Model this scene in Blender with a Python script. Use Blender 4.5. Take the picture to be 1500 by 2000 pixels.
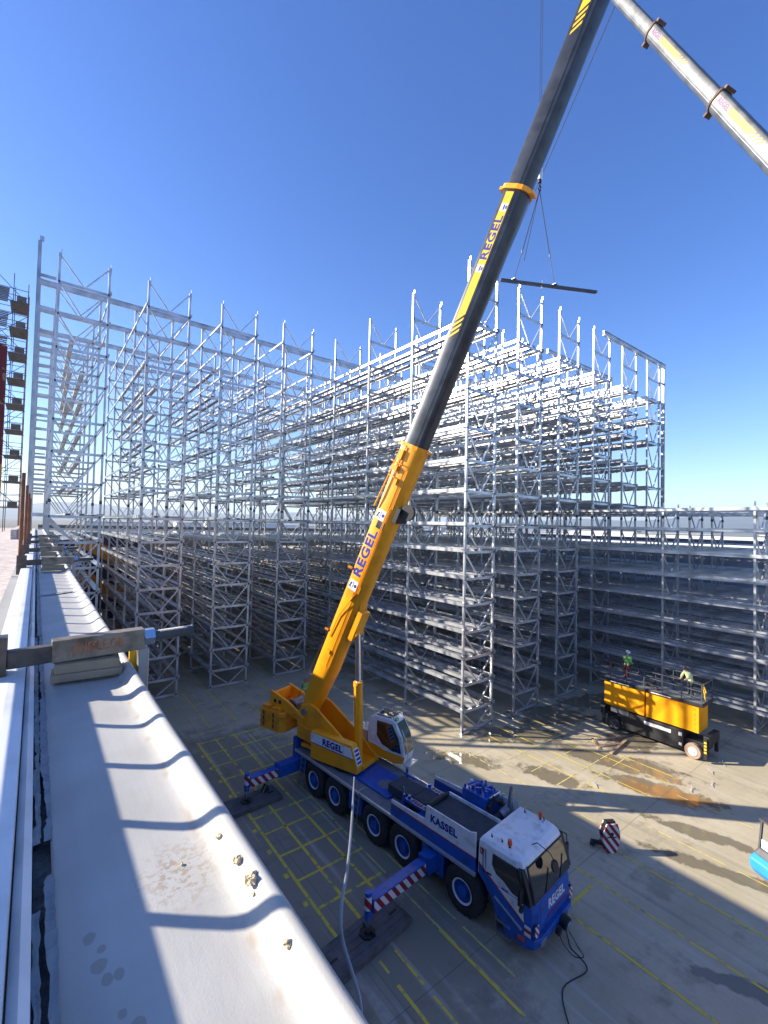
import bpy, bmesh, math, random
from mathutils import Vector, Matrix
random.seed(7)
R = math.radians
for o in list(bpy.data.objects): bpy.data.objects.remove(o)
scn = bpy.context.scene
col = scn.collection

# ------------------------------------------------------------------ camera
CAM_H = 13.0
YAW, PITCH, ROLL, FPX = R(37.559), R(1.699), R(1.309), 882.9
_fw = Vector((math.sin(YAW)*math.cos(PITCH), math.cos(YAW)*math.cos(PITCH), math.sin(PITCH)))
_rt0 = Vector((math.cos(YAW), -math.sin(YAW), 0)); _up0 = _rt0.cross(_fw)
_rt = _rt0*math.cos(ROLL) + _up0*math.sin(ROLL); _up = _up0*math.cos(ROLL) - _rt0*math.sin(ROLL)
cam = bpy.data.cameras.new('camera'); cam_o = bpy.data.objects.new('camera', cam); col.objects.link(cam_o)
cam.sensor_fit = 'HORIZONTAL'; cam.sensor_width = 36; cam.lens = FPX/1500*36
cam.clip_start = 0.05; cam.clip_end = 40000
M = Matrix((( _rt.x, _up.x, -_fw.x, 0), (_rt.y, _up.y, -_fw.y, 0), (_rt.z, _up.z, -_fw.z, CAM_H), (0, 0, 0, 1)))
cam_o.matrix_world = M
scn.camera = cam_o
CP = Vector((0, 0, CAM_H))
def ray(x, y): return _fw + _rt*((x-750)/FPX) + _up*((1000-y)/FPX)
def at(x, y, z=None, X=None, Y=None, depth=None):
    r = ray(x, y)
    if depth is not None: t = depth
    elif z is not None: t = (z-CP.z)/r.z
    elif X is not None: t = X/r.x
    else: t = Y/r.y
    return CP + r*t

# ------------------------------------------------------------------ light
SUN_AZ = math.atan2(-0.77, 0.64)       # clockwise from +Y
SUN_EL = R(25.8)
w = bpy.data.worlds.new('World'); scn.world = w; w.use_nodes = True
nt = w.node_tree; bg = nt.nodes['Background']
sky = nt.nodes.new('ShaderNodeTexSky'); sky.sky_type = 'NISHITA'; sky.sun_disc = False
sky.sun_elevation = SUN_EL; sky.sun_rotation = SUN_AZ
sky.air_density = 1.0; sky.dust_density = 0.25; sky.ozone_density = 3.0; sky.altitude = 200
hs = nt.nodes.new('ShaderNodeHueSaturation'); hs.inputs['Saturation'].default_value = 1.27; hs.inputs['Hue'].default_value = 0.516
nt.links.new(sky.outputs[0], hs.inputs['Color']); nt.links.new(hs.outputs[0], bg.inputs[0]); bg.inputs[1].default_value = 0.115
sl = bpy.data.lights.new('sun', 'SUN'); sl.energy = 5.0; sl.angle = R(0.53); sl.color = (1.0, 0.90, 0.76)
so = bpy.data.objects.new('sun', sl); col.objects.link(so)
sdir = Vector((math.sin(SUN_AZ)*math.cos(SUN_EL), math.cos(SUN_AZ)*math.cos(SUN_EL), math.sin(SUN_EL)))
so.rotation_euler = sdir.to_track_quat('Z', 'Y').to_euler(); so.location = (-40, 30, 60)
vs = scn.view_settings
vs.view_transform = 'Standard'; vs.look = 'None'; vs.gamma = 1; vs.exposure = 1.2; vs.use_curve_mapping = False

# ------------------------------------------------------------------ materials
MATS = {}
def mat(name, c, rough=0.6, metal=0.0, var=0.12, scale=3.0, bump=0.0, bscale=None, spec=0.5, dirt=None, coat=0.0, wear=None):
    m = bpy.data.materials.new(name); m.use_nodes = True; t = m.node_tree; N = t.nodes; L = t.links
    b = N['Principled BSDF']; b.inputs['Roughness'].default_value = rough; b.inputs['Metallic'].default_value = metal
    b.inputs['Specular IOR Level'].default_value = spec
    if coat: b.inputs['Coat Weight'].default_value = coat; b.inputs['Coat Roughness'].default_value = 0.12
    tc = N.new('ShaderNodeTexCoord'); no = N.new('ShaderNodeTexNoise'); no.inputs['Scale'].default_value = scale
    no.inputs['Detail'].default_value = 6; L.new(tc.outputs['Object'], no.inputs['Vector'])
    mx = N.new('ShaderNodeMix'); mx.data_type = 'RGBA'
    lo = tuple(max(0, v*(1-var)) for v in c); hi = tuple(min(1, v*(1+var)) for v in c)
    if dirt: lo = dirt
    mx.inputs[6].default_value = (*lo, 1); mx.inputs[7].default_value = (*hi, 1)
    mr = N.new('ShaderNodeMapRange'); mr.inputs[1].default_value = 0.3; mr.inputs[2].default_value = 0.62 if not dirt else 0.5
    if wear: mr.inputs[1].default_value, mr.inputs[2].default_value = wear
    L.new(no.outputs[0], mr.inputs[0]); L.new(mr.outputs[0], mx.inputs[0]); L.new(mx.outputs[2], b.inputs['Base Color'])
    if bump:
        n2 = N.new('ShaderNodeTexNoise'); n2.inputs['Scale'].default_value = bscale or scale*8; n2.inputs['Detail'].default_value = 4
        L.new(tc.outputs['Object'], n2.inputs['Vector'])
        bp = N.new('ShaderNodeBump'); bp.inputs['Strength'].default_value = bump; bp.inputs['Distance'].default_value = 0.02
        L.new(n2.outputs[0], bp.inputs['Height']); L.new(bp.outputs[0], b.inputs['Normal'])
    MATS[name] = m; return m
mat('galv', (0.47, 0.485, 0.50), 0.34, 0.5, 0.32, 0.9)
mat('galv_dark', (0.06, 0.065, 0.07), 0.6, 0.3)
mat('yellow', (0.92, 0.355, 0.004), 0.38, 0, 0.06, 1.2, dirt=(0.80, 0.29, 0.006), coat=0.25)
mat('lift_yellow', (0.85, 0.35, 0.003), 0.6, 0, 0.06, 1.0, dirt=(0.76, 0.30, 0.004), spec=0.2)
mat('blue', (0.005, 0.085, 0.38), 0.4, 0, 0.12, 4.0, dirt=(0.018, 0.055, 0.20), coat=0.2)
mat('white', (0.78, 0.78, 0.77), 0.4, 0, 0.04, 3.0, dirt=(0.58, 0.57, 0.55), coat=0.2)
mat('red', (0.38, 0.012, 0.018), 0.5)
mat('black', (0.014, 0.014, 0.016), 0.6)
mat('rubber', (0.022, 0.021, 0.021), 0.85, 0, 0.3, 6, dirt=(0.045, 0.042, 0.038))
mat('boom_grey', (0.045, 0.050, 0.058), 0.30, 0.3, 0.35, 1.8)
mat('boom_silver', (0.13, 0.137, 0.14), 0.42, 0.4, 0.3, 1.6)
mat('decal_yellow', (0.82, 0.50, 0.02), 0.45)
mat('decal_orange', (0.55, 0.24, 0.015), 0.5)
mat('decal_pink', (0.40, 0.22, 0.15), 0.55)
mat('lettering', (0.012, 0.03, 0.25), 0.5)
mat('lettering_rust', (0.36, 0.13, 0.045), 0.8, 0, 0.4, 60)
mat('chrome', (0.75, 0.77, 0.80), 0.18, 1.0, 0.04)
mat('steel', (0.30, 0.31, 0.32), 0.45, 0.7, 0.2, 4)
mat('deck_grey', (0.16, 0.165, 0.17), 0.75, 0, 0.2, 3, 0.3, 60)
mat('anti_slip', (0.045, 0.05, 0.06), 0.8, 0, 0.2, 5, 0.4, 90)
mat('counterweight', (0.84, 0.31, 0.005), 0.55, 0, 0.1, 2, dirt=(0.60, 0.245, 0.01))
mat('orange_glass', (0.75, 0.10, 0.01), 0.25)
mat('green_glass', (0.03, 0.42, 0.16), 0.2)
mat('timber', (0.42, 0.29, 0.17), 0.8, 0, 0.25, 8, 0.3, 60)
mat('timber_pale', (0.30, 0.225, 0.145), 0.8, 0, 0.2, 9, 0.3, 80)
mat('mat_timber', (0.11, 0.10, 0.095), 0.85, 0, 0.35, 2.5, 0.4, 40)
mat('concrete_wall', (0.24, 0.245, 0.25), 0.85, 0, 0.15, 0.5, 0.2, 10)
mat('concrete_dark', (0.15, 0.155, 0.16), 0.85, 0, 0.15, 0.5)
mat('flashing', (0.66, 0.68, 0.69), 0.45, 0.1, 0.06, 4, dirt=(0.55, 0.57, 0.57))
mat('foil', (0.10, 0.098, 0.092), 0.8, 0, 0.5, 30, 0.8, 40)
mat('membrane_old', (0.27, 0.28, 0.28), 0.75, 0, 0.15, 14, 0.3, 60)
mat('mortar', (0.60, 0.47, 0.29), 0.95, 0, 0.3, 60, 0.8, 120)
mat('gravel_roof', (0.46, 0.40, 0.37), 0.95, 0, 0.25, 6, 0.6, 50)
mat('rust', (0.20, 0.085, 0.045), 0.85, 0.1, 0.4, 12, 0.3, 80)
mat('clamp_steel', (0.22, 0.185, 0.14), 0.5, 0.4, 0.25, 9, dirt=(0.11, 0.085, 0.06), bump=0.15, bscale=60)
mat('hivis', (0.24, 0.52, 0.10), 0.7)
mat('hivis_pale', (0.66, 0.74, 0.36), 0.7)
mat('trousers_red', (0.22, 0.02, 0.025), 0.85)
mat('trousers_dark', (0.035, 0.04, 0.06), 0.85)
mat('skin', (0.55, 0.33, 0.24), 0.6)
mat('helmet_red', (0.6, 0.06, 0.02), 0.4)
mat('helmet_dark', (0.05, 0.045, 0.05), 0.5)
mat('helmet_white', (0.7, 0.7, 0.66), 0.4)
mat('fork_blue', (0.03, 0.28, 0.75), 0.35, 0, 0.05, 2, coat=0.3)
mat('tyre_tan', (0.30, 0.215, 0.155), 0.85, 0, 0.15, 6)
mat('rope', (0.02, 0.025, 0.035), 0.7)
mat('alu', (0.62, 0.64, 0.68), 0.4, 0.7, 0.1, 20)
mat('wire_grey', (0.22, 0.235, 0.26), 0.5, 0.5, 0.15, 30)
mat('dark_steel', (0.085, 0.075, 0.068), 0.55, 0.5, 0.3, 20)
mat('scaffold_board', (0.10, 0.09, 0.085), 0.9, 0, 0.3, 3)
mat('collar_brown', (0.13, 0.075, 0.045), 0.7, 0.1, 0.3, 6)
mat('distant', (0.62, 0.62, 0.60), 0.8, 0, 0.15, 0.02)
mat('distant_roof', (0.20, 0.20, 0.21), 0.8)
mat('earth', (0.17, 0.16, 0.12), 0.95, 0, 0.3, 0.01)
mat('hill', (0.07, 0.09, 0.05), 0.95, 0, 0.3, 0.002)
mat('marking', (0.68, 0.52, 0.06), 0.8, 0, 0.1, 3.5, dirt=(0.31, 0.265, 0.17), wear=(0.34, 0.48))
mat('marking_faint', (0.56, 0.46, 0.14), 0.8, 0, 0.2, 3, dirt=(0.36, 0.315, 0.22), wear=(0.38, 0.55))
mat('engine_metal', (0.26, 0.26, 0.27), 0.35, 0.8, 0.3, 8)
mat('plank_brown', (0.20, 0.16, 0.12), 0.85, 0, 0.3, 4)
mat('rail_grey', (0.085, 0.09, 0.10), 0.55, 0.3)
mat('tool_orange', (0.65, 0.18, 0.04), 0.6)

def glass(name, c, rough=0.05):
    m = bpy.data.materials.new(name); m.use_nodes = True; b = m.node_tree.nodes['Principled BSDF']
    b.inputs['Base Color'].default_value = (*c, 1); b.inputs['Roughness'].default_value = rough
    b.inputs['Specular IOR Level'].default_value = 0.9; b.inputs['Coat Weight'].default_value = 1.0; b.inputs['Coat Roughness'].default_value = 0.03
    MATS[name] = m
glass('glass', (0.012, 0.014, 0.015)); glass('glass_green', (0.05, 0.09, 0.07), 0.08)

def stripes(name, a, b, scale, vec, thresh=0.5):
    """painted diagonal warning stripes"""
    m = bpy.data.materials.new(name); m.use_nodes = True; t = m.node_tree; N = t.nodes; L = t.links
    bs = N['Principled BSDF']; bs.inputs['Roughness'].default_value = 0.5
    tc = N.new('ShaderNodeTexCoord'); dp = N.new('ShaderNodeVectorMath'); dp.operation = 'DOT_PRODUCT'
    dp.inputs[1].default_value = vec; L.new(tc.outputs['Object'], dp.inputs[0])
    mu = N.new('ShaderNodeMath'); mu.operation = 'MULTIPLY'; mu.inputs[1].default_value = scale; L.new(dp.outputs['Value'], mu.inputs[0])
    fr = N.new('ShaderNodeMath'); fr.operation = 'FRACT'; L.new(mu.outputs[0], fr.inputs[0])
    gt = N.new('ShaderNodeMath'); gt.operation = 'GREATER_THAN'; gt.inputs[1].default_value = thresh; L.new(fr.outputs[0], gt.inputs[0])
    mx = N.new('ShaderNodeMix'); mx.data_type = 'RGBA'; mx.inputs[6].default_value = (*a, 1); mx.inputs[7].default_value = (*b, 1)
    L.new(gt.outputs[0], mx.inputs[0]); L.new(mx.outputs[2], bs.inputs['Base Color']); MATS[name] = m
stripes('warn_x', (0.72, 0.70, 0.68), (0.30, 0.012, 0.02), 2.9, (0, 1.0, 0.75))     # outrigger beams (run along local y)
stripes('warn_block', (0.75, 0.73, 0.70), (0.30, 0.012, 0.02), 3.3, (1.0, 0, 0.8))
stripes('warn_front', (0.75, 0.73, 0.70), (0.36, 0.03, 0.02), 6.0, (0, 1.0, 0.8))
stripes('banner', (0.62, 0.25, 0.02), (0.018, 0.022, 0.09), 0.16, (1.0, 0, 1.6), 0.42)

def post_paint():
    m = bpy.data.materials.new('post_paint'); m.use_nodes = True; t = m.node_tree; N = t.nodes; L = t.links
    b = N['Principled BSDF']; b.inputs['Roughness'].default_value = 0.65
    tc = N.new('ShaderNodeTexCoord'); sp = N.new('ShaderNodeSeparateXYZ'); L.new(tc.outputs['Object'], sp.inputs[0])
    no = N.new('ShaderNodeTexNoise'); no.inputs['Scale'].default_value = 22; no.inputs['Detail'].default_value = 5; L.new(tc.outputs['Object'], no.inputs['Vector'])
    ad = N.new('ShaderNodeMath'); ad.operation = 'MULTIPLY_ADD'; ad.inputs[1].default_value = 0.10; L.new(no.outputs[0], ad.inputs[0]); L.new(sp.outputs[2], ad.inputs[2])
    cr = N.new('ShaderNodeValToRGB'); cr.color_ramp.interpolation = 'CONSTANT'
    e = cr.color_ramp.elements
    e[0].position = 0; e[0].color = (0.13, 0.008, 0.014, 1); e[1].position = 0.42; e[1].color = (0.55, 0.25, 0.02, 1)
    x = e.new(0.64); x.color = (0.13, 0.008, 0.014, 1)
    dv = N.new('ShaderNodeMath'); dv.operation = 'DIVIDE'; dv.inputs[1].default_value = 1.35; L.new(ad.outputs[0], dv.inputs[0]); L.new(dv.outputs[0], cr.inputs[0])
    n2 = N.new('ShaderNodeTexNoise'); n2.inputs['Scale'].default_value = 35; L.new(tc.outputs['Object'], n2.inputs['Vector'])
    g = N.new('ShaderNodeMath'); g.operation = 'GREATER_THAN'; g.inputs[1].default_value = 0.64; L.new(n2.outputs[0], g.inputs[0])
    mx = N.new('ShaderNodeMix'); mx.data_type = 'RGBA'; mx.inputs[7].default_value = (0.30, 0.17, 0.09, 1)
    L.new(g.outputs[0], mx.inputs[0]); L.new(cr.outputs[0], mx.inputs[6]); L.new(mx.outputs[2], b.inputs['Base Color'])
    MATS['post_paint'] = m
post_paint()

def floor_material():
    m = bpy.data.materials.new('floor_slab'); m.use_nodes = True; t = m.node_tree; N = t.nodes; L = t.links
    b = N['Principled BSDF']
    tc = N.new('ShaderNodeTexCoord'); P = tc.outputs['Object']
    def noise(s, det=6, rough=0.6, vec=None):
        n = N.new('ShaderNodeTexNoise'); n.inputs['Scale'].default_value = s; n.inputs['Detail'].default_value = det
        n.inputs['Roughness'].default_value = rough; L.new(vec or P, n.inputs['Vector']); return n.outputs[0]
    def mapr(v, a, bb, c=0, d=1):
        n = N.new('ShaderNodeMapRange'); n.interpolation_type = 'SMOOTHSTEP'
        for i, x in enumerate((a, bb, c, d)): n.inputs[i+1].default_value = x
        L.new(v, n.inputs[0]); return n.outputs[0]
    def math_(op, a, bb):
        n = N.new('ShaderNodeMath'); n.operation = op
        for i, x in enumerate((a, bb)):
            if isinstance(x, (int, float)): n.inputs[i].default_value = x
            else: L.new(x, n.inputs[i])
        return n.outputs[0]
    def mixc(f, a, bb):
        n = N.new('ShaderNodeMix'); n.data_type = 'RGBA'
        if isinstance(f, float): n.inputs[0].default_value = f
        else: L.new(f, n.inputs[0])
        for i, x in ((6, a), (7, bb)):
            if isinstance(x, tuple): n.inputs[i].default_value = (*x, 1)
            else: L.new(x, n.inputs[i])
        return n.outputs[2]
    def blob(cx, cy, rx, ry, ang, jit=0.55):
        mp = N.new('ShaderNodeMapping'); mp.vector_type = 'TEXTURE'
        mp.inputs['Location'].default_value = (cx, cy, 0); mp.inputs['Rotation'].default_value = (0, 0, R(ang)); mp.inputs['Scale'].default_value = (rx, ry, 1)
        L.new(P, mp.inputs['Vector']); ln = N.new('ShaderNodeVectorMath'); ln.operation = 'LENGTH'; L.new(mp.outputs[0], ln.inputs[0])
        d = math_('ADD', ln.outputs['Value'], math_('ADD', math_('MULTIPLY', math_('SUBTRACT', NZ1, 0.5), jit*3.6), math_('MULTIPLY', math_('SUBTRACT', NZ2, 0.5), jit*2.4)))
        return mapr(d, 1.12, 0.80)
    NZ1 = noise(0.75, 6, 0.62); NZ2 = noise(2.3, 8, 0.7)
    big = mapr(noise(0.22, 5), 0.35, 0.65); fine = mapr(noise(5.0, 8, 0.7), 0.3, 0.7)
    c = mixc(big, (0.43, 0.375, 0.245), (0.55, 0.48, 0.33)); c = mixc(math_('MULTIPLY', fine, 0.25), c, (0.30, 0.27, 0.215))
    zone = math_('MULTIPLY', blob(9.0, 17.5, 4.6, 12.0, 0, 0.25), 0.8); c = mixc(zone, c, (0.235, 0.205, 0.15))
    # tyre-scrubbed streaks along the driving direction
    mp = N.new('ShaderNodeMapping'); mp.inputs['Rotation'].default_value = (0, 0, R(6)); mp.inputs['Scale'].default_value = (2.2, 0.10, 1); L.new(P, mp.inputs['Vector'])
    st = mapr(noise(1.1, 5, 0.6, mp.outputs[0]), 0.52, 0.72); c = mixc(math_('MULTIPLY', st, 0.4), c, (0.22, 0.20, 0.165))
    mp2 = N.new('ShaderNodeMapping'); mp2.inputs['Rotation'].default_value = (0, 0, R(-14)); mp2.inputs['Scale'].default_value = (3.5, 0.14, 1); L.new(P, mp2.inputs['Vector'])
    st2 = mapr(noise(0.8, 4, 0.5, mp2.outputs[0]), 0.56, 0.70); c = mixc(math_('MULTIPLY', st2, 0.5), c, (0.55, 0.50, 0.42))
    # damp patches and puddles
    wet = blob(26.2, 12.4, 3.4, 0.9, -72); 
    for a in ((25.4, 9.8, 2.6, 0.8, -68), (23.2, 7.4, 2.3, 0.45, -70), (21.4, 5.8, 2.4, 0.4, -70), (24.5, 17.6, 3.2, 1.2, -35), (29.0, 18.0, 3.4, 1.7, -25), (22.0, 13.5, 1.7, 0.7, -70), (27.6, 10.9, 1.6, 0.5, -75), (34.5, 17.5, 3.5, 1.5, -20), (16.6, 4.0, 1.6, 0.30, -60), (30.0, 13.0, 1.9, 1.4, 0), (19.5, 17.5, 2.0, 0.8, -60)):
        wet = math_('MAXIMUM', wet, blob(*a))
    dark = mapr(noise(0.45, 9, 0.7), 0.52, 0.66); wet2 = math_('MAXIMUM', wet, math_('MULTIPLY', dark, 0.55))
    c = mixc(math_('MULTIPLY', wet2, 0.72), c, (0.115, 0.095, 0.055))
    rust = blob(25.3, 9.2, 2.0, 0.75, -64, 0.6); c = mixc(math_('MULTIPLY', rust, 0.6), c, (0.33, 0.165, 0.05))
    # slab joints
    sx = N.new('ShaderNodeSeparateXYZ'); L.new(P, sx.inputs[0])
    jm = None
    for out, per, off in ((sx.outputs[0], 6.5, 1.4), (sx.outputs[1], 8.0, 2.6)):
        f = math_('FRACT', math_('DIVIDE', math_('ADD', out, off), per), 0.0); d = math_('ABSOLUTE', math_('SUBTRACT', f, 0.5), 0.0)
        k = mapr(d, 0.0030, 0.0018); jm = k if jm is None else math_('MAXIMUM', jm, k)
    c = mixc(math_('MULTIPLY', jm, 0.4), c, (0.07, 0.068, 0.06))
    L.new(c, b.inputs['Base Color'])
    L.new(mapr(wet, 0.45, 0.95, 0.78, 0.07), b.inputs['Roughness'])
    bp = N.new('ShaderNodeBump'); bp.inputs['Strength'].default_value = 0.15; bp.inputs['Distance'].default_value = 0.02
    L.new(math_('MULTIPLY', noise(9, 6), math_('SUBTRACT', 1.0, wet)), bp.inputs['Height']); L.new(bp.outputs[0], b.inputs['Normal'])
    MATS['floor_slab'] = m
floor_material()

def membrane_material():
    m = bpy.data.materials.new('membrane'); m.use_nodes = True; t = m.node_tree; N = t.nodes; L = t.links
    b = N['Principled BSDF']; b.inputs['Roughness'].default_value = 0.55
    tc = N.new('ShaderNodeTexCoord'); P = tc.outputs['Object']
    def noise(s, det=5, vec=None):
        n = N.new('ShaderNodeTexNoise'); n.inputs['Scale'].default_value = s; n.inputs['Detail'].default_value = det; L.new(vec or P, n.inputs['Vector']); return n.outputs[0]
    def mapr(v, a, bb, c=0, d=1):
        n = N.new('ShaderNodeMapRange')
        for i, x in enumerate((a, bb, c, d)): n.inputs[i+1].default_value = x
        L.new(v, n.inputs[0]); return n.outputs[0]
    def mth(op, a, bb):
        n = N.new('ShaderNodeMath'); n.operation = op
        for i, x in enumerate((a, bb)):
            if isinstance(x, (int, float)): n.inputs[i].default_value = x
            else: L.new(x, n.inputs[i])
        return n.outputs[0]
    def mixc(f, a, bb):
        n = N.new('ShaderNodeMix'); n.data_type = 'RGBA'; L.new(f, n.inputs[0])
        for i, x in ((6, a), (7, bb)):
            if isinstance(x, tuple): n.inputs[i].default_value = (*x, 1)
            else: L.new(x, n.inputs[i])
        return n.outputs[2]
    c = mixc(mapr(noise(5), 0.35, 0.65), (0.365, 0.36, 0.33), (0.43, 0.425, 0.395))
    mp = N.new('ShaderNodeMapping'); mp.inputs['Scale'].default_value = (30, 1.2, 1); L.new(P, mp.inputs['Vector'])
    c = mixc(mth('MULTIPLY', mapr(noise(1.5, 4, mp.outputs[0]), 0.5, 0.75), 0.35), c, (0.36, 0.345, 0.32))
    sx = N.new('ShaderNodeSeparateXYZ'); L.new(P, sx.inputs[0])
    # grime collected where the lip starts to rise, and around one crumbled patch
    d1 = mth('ABSOLUTE', mth('SUBTRACT', sx.outputs[0], 0.276), 0.0)
    band = mth('MULTIPLY', mapr(d1, 0.018, 0.0), mapr(noise(16, 8), 0.50, 0.68)); c = mixc(mth('MULTIPLY', band, 0.6), c, (0.27, 0.20, 0.13))
    mp = N.new('ShaderNodeMapping'); mp.vector_type = 'TEXTURE'; mp.inputs['Location'].default_value = (0.225, 0.86, 0); mp.inputs['Scale'].default_value = (0.075, 0.10, 1e6); L.new(P, mp.inputs['Vector'])
    ln = N.new('ShaderNodeVectorMath'); ln.operation = 'LENGTH'; L.new(mp.outputs[0], ln.inputs[0])
    sp = mth('MULTIPLY', mapr(ln.outputs['Value'], 1.1, 0.3), mapr(noise(120, 3), 0.50, 0.60)); c = mixc(mth('MULTIPLY', sp, 0.8), c, (0.29, 0.23, 0.15))
    # a few dried mud spots on the inner side
    spots = None
    for x, y, r in ((.085, .80, .011), (.097, .77, .008), (.092, .745, .013), (.099, .715, .010), (.112, .715, .010), (.108, .655, .007), (.122, .63, .012), (.118, .585, .014)):
        mp = N.new('ShaderNodeMapping'); mp.vector_type = 'TEXTURE'; mp.inputs['Location'].default_value = (x, y, 0); mp.inputs['Scale'].default_value = (r*0.9, r*1.2, 1e6); L.new(P, mp.inputs['Vector'])
        ln = N.new('ShaderNodeVectorMath'); ln.operation = 'LENGTH'; L.new(mp.outputs[0], ln.inputs[0])
        k = mapr(mth('ADD', ln.outputs['Value'], mth('MULTIPLY', noise(60, 2), 0.7)), 1.25, 1.1); spots = k if spots is None else mth('MAXIMUM', spots, k)
    c = mixc(mth('MULTIPLY', spots, 0.6), c, (0.24, 0.21, 0.16))
    L.new(c, b.inputs['Base Color'])
    bp = N.new('ShaderNodeBump'); bp.inputs['Strength'].default_value = 0.3; bp.inputs['Distance'].default_value = 0.006
    mp = N.new('ShaderNodeMapping'); mp.inputs['Scale'].default_value = (8, 2.0, 1); L.new(P, mp.inputs['Vector'])
    L.new(mth('ADD', mth('MULTIPLY', noise(300, 2), 0.15), noise(2.2, 4, mp.outputs[0])), bp.inputs['Height']); L.new(bp.outputs[0], b.inputs['Normal'])
    MATS['membrane'] = m
membrane_material()

# ------------------------------------------------------------------ mesh helpers
class MB:
    """collects shapes; build() links them as one mesh object"""
    def __init__(s, M=None): s.v = []; s.f = []; s.mi = []; s.M = M or Matrix.Identity(4); s.cur = 0
    def add(s, vs, fs):
        n = len(s.v); s.v += [tuple(s.M @ Vector(p)) for p in vs]; s.f += [tuple(i+n for i in f) for f in fs]; s.mi += [s.cur]*len(fs); return s
    def mat(s, i): s.cur = i; return s
    def obox(s, c, a, b, d):
        c, a, b, d = map(Vector, (c, a, b, d))
        if a.cross(b).dot(d) < 0: a = -a
        vs = [c+a*i+b*j+d*k for k in (-1, 1) for j in (-1, 1) for i in (-1, 1)]
        return s.add(vs, [(0, 2, 3, 1), (4, 5, 7, 6), (0, 1, 5, 4), (2, 6, 7, 3), (0, 4, 6, 2), (1, 3, 7, 5)])
    def box(s, x0, x1, y0, y1, z0, z1):
        return s.obox(((x0+x1)/2, (y0+y1)/2, (z0+z1)/2), (abs(x1-x0)/2, 0, 0), (0, abs(y1-y0)/2, 0), (0, 0, abs(z1-z0)/2))
    def beam(s, p0, p1, w, h, up=(0, 0, 1)):
        p0, p1 = Vector(p0), Vector(p1); d = p1-p0; L = d.length; d /= L; u = Vector(up)
        if abs(d.dot(u)) > 0.98: u = Vector((1, 0, 0))
        sd = d.cross(u).normalized(); u = sd.cross(d)
        return s.obox((p0+p1)/2, sd*w/2, u*h/2, d*L/2)
    def tube(s, p0, p1, r0, r1=None, n=10):
        p0, p1 = Vector(p0), Vector(p1); r1 = r0 if r1 is None else r1; d = (p1-p0).normalized()
        u = Vector((0, 0, 1)) if abs(d.z) < 0.9 else Vector((1, 0, 0)); a = d.cross(u).normalized(); b = d.cross(a)
        vs = []
        for p, r in ((p0, r0), (p1, r1)):
            for i in range(n): t = 2*math.pi*i/n; vs.append(p+a*r*math.cos(t)+b*r*math.sin(t))
        fs = [(i, n+i, n+(i+1) % n, (i+1) % n) for i in range(n)] + [tuple(range(n)), tuple(range(2*n-1, n-1, -1))]
        return s.add(vs, fs)
    def path(s, pts, r, n=7):
        pts = [Vector(p) for p in pts]; vs = []; fs = []
        for k, p in enumerate(pts):
            d = (pts[min(k+1, len(pts)-1)]-pts[max(k-1, 0)]).normalized()
            u = Vector((0, 0, 1)) if abs(d.z) < 0.95 else Vector((1, 0, 0)); a = d.cross(u).normalized(); b = d.cross(a)
            rr = r[k] if isinstance(r, (list, tuple)) else r
            vs += [p+a*rr*math.cos(2*math.pi*i/n)+b*rr*math.sin(2*math.pi*i/n) for i in range(n)]
        for k in range(len(pts)-1):
            fs += [(k*n+i, (k+1)*n+i, (k+1)*n+(i+1) % n, k*n+(i+1) % n) for i in range(n)]
        fs += [tuple(range(n)), tuple(range(len(vs)-1, len(vs)-n-1, -1))]
        return s.add(vs, fs)
    def prism(s, poly, o, u, v, w):
        """polygon poly (2d) in plane o+u,v extruded by vector w"""
        o, u, v, w = map(Vector, (o, u, v, w)); n = len(poly)
        A = [o+u*p[0]+v*p[1] for p in poly]; B = [p+w for p in A]
        ar = sum(poly[i][0]*poly[(i+1) % n][1]-poly[(i+1) % n][0]*poly[i][1] for i in range(n))
        flip = (u.cross(v).dot(w) > 0) == (ar > 0)
        fs = [tuple(range(n))[::-1], tuple(range(n, 2*n))] + [(i, (i+1) % n, n+(i+1) % n, n+i) for i in range(n)]
        if not flip: fs = [f[::-1] for f in fs]
        return s.add(A+B, fs)
    def lathe(s, prof, o, ax, n=24):
        """prof: (radius, along) pairs"""
        o, d = Vector(o), Vector(ax).normalized(); u = Vector((0, 0, 1)) if abs(d.z) < 0.9 else Vector((1, 0, 0)); a = d.cross(u).normalized(); b = d.cross(a)
        vs = [o+d*h+(a*math.cos(2*math.pi*i/n)+b*math.sin(2*math.pi*i/n))*max(r, 1e-4) for r, h in prof for i in range(n)]
        fs = [(k*n+i, (k+1)*n+i, (k+1)*n+(i+1) % n, k*n+(i+1) % n) for k in range(len(prof)-1) for i in range(n)]
        return s.add(vs, fs)
    def loft(s, rings, caps=True):
        n = len(rings[0]); vs = [p for r in rings for p in r]
        fs = [(k*n+i, k*n+(i+1) % n, (k+1)*n+(i+1) % n, (k+1)*n+i) for k in range(len(rings)-1) for i in range(n)]
        if caps: fs += [tuple(range(n))[::-1], tuple(range(len(vs)-n, len(vs)))]
        return s.add(vs, fs)
    def mesh(s, name, mats, smooth=False, fix=False):
        me = bpy.data.meshes.new(name); me.from_pydata(s.v, [], s.f)
        for m in ([mats] if isinstance(mats, str) else mats): me.materials.append(MATS[m])
        me.polygons.foreach_set('material_index', s.mi)
        if fix:
            bm = bmesh.new(); bm.from_mesh(me); bmesh.ops.recalc_face_normals(bm, faces=bm.faces); bm.to_mesh(me); bm.free()
        if smooth:
            me.polygons.foreach_set('use_smooth', [True]*len(me.polygons))
            try: me.set_sharp_from_angle(angle=R(35))
            except Exception: pass
        me.update(); return me
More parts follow.
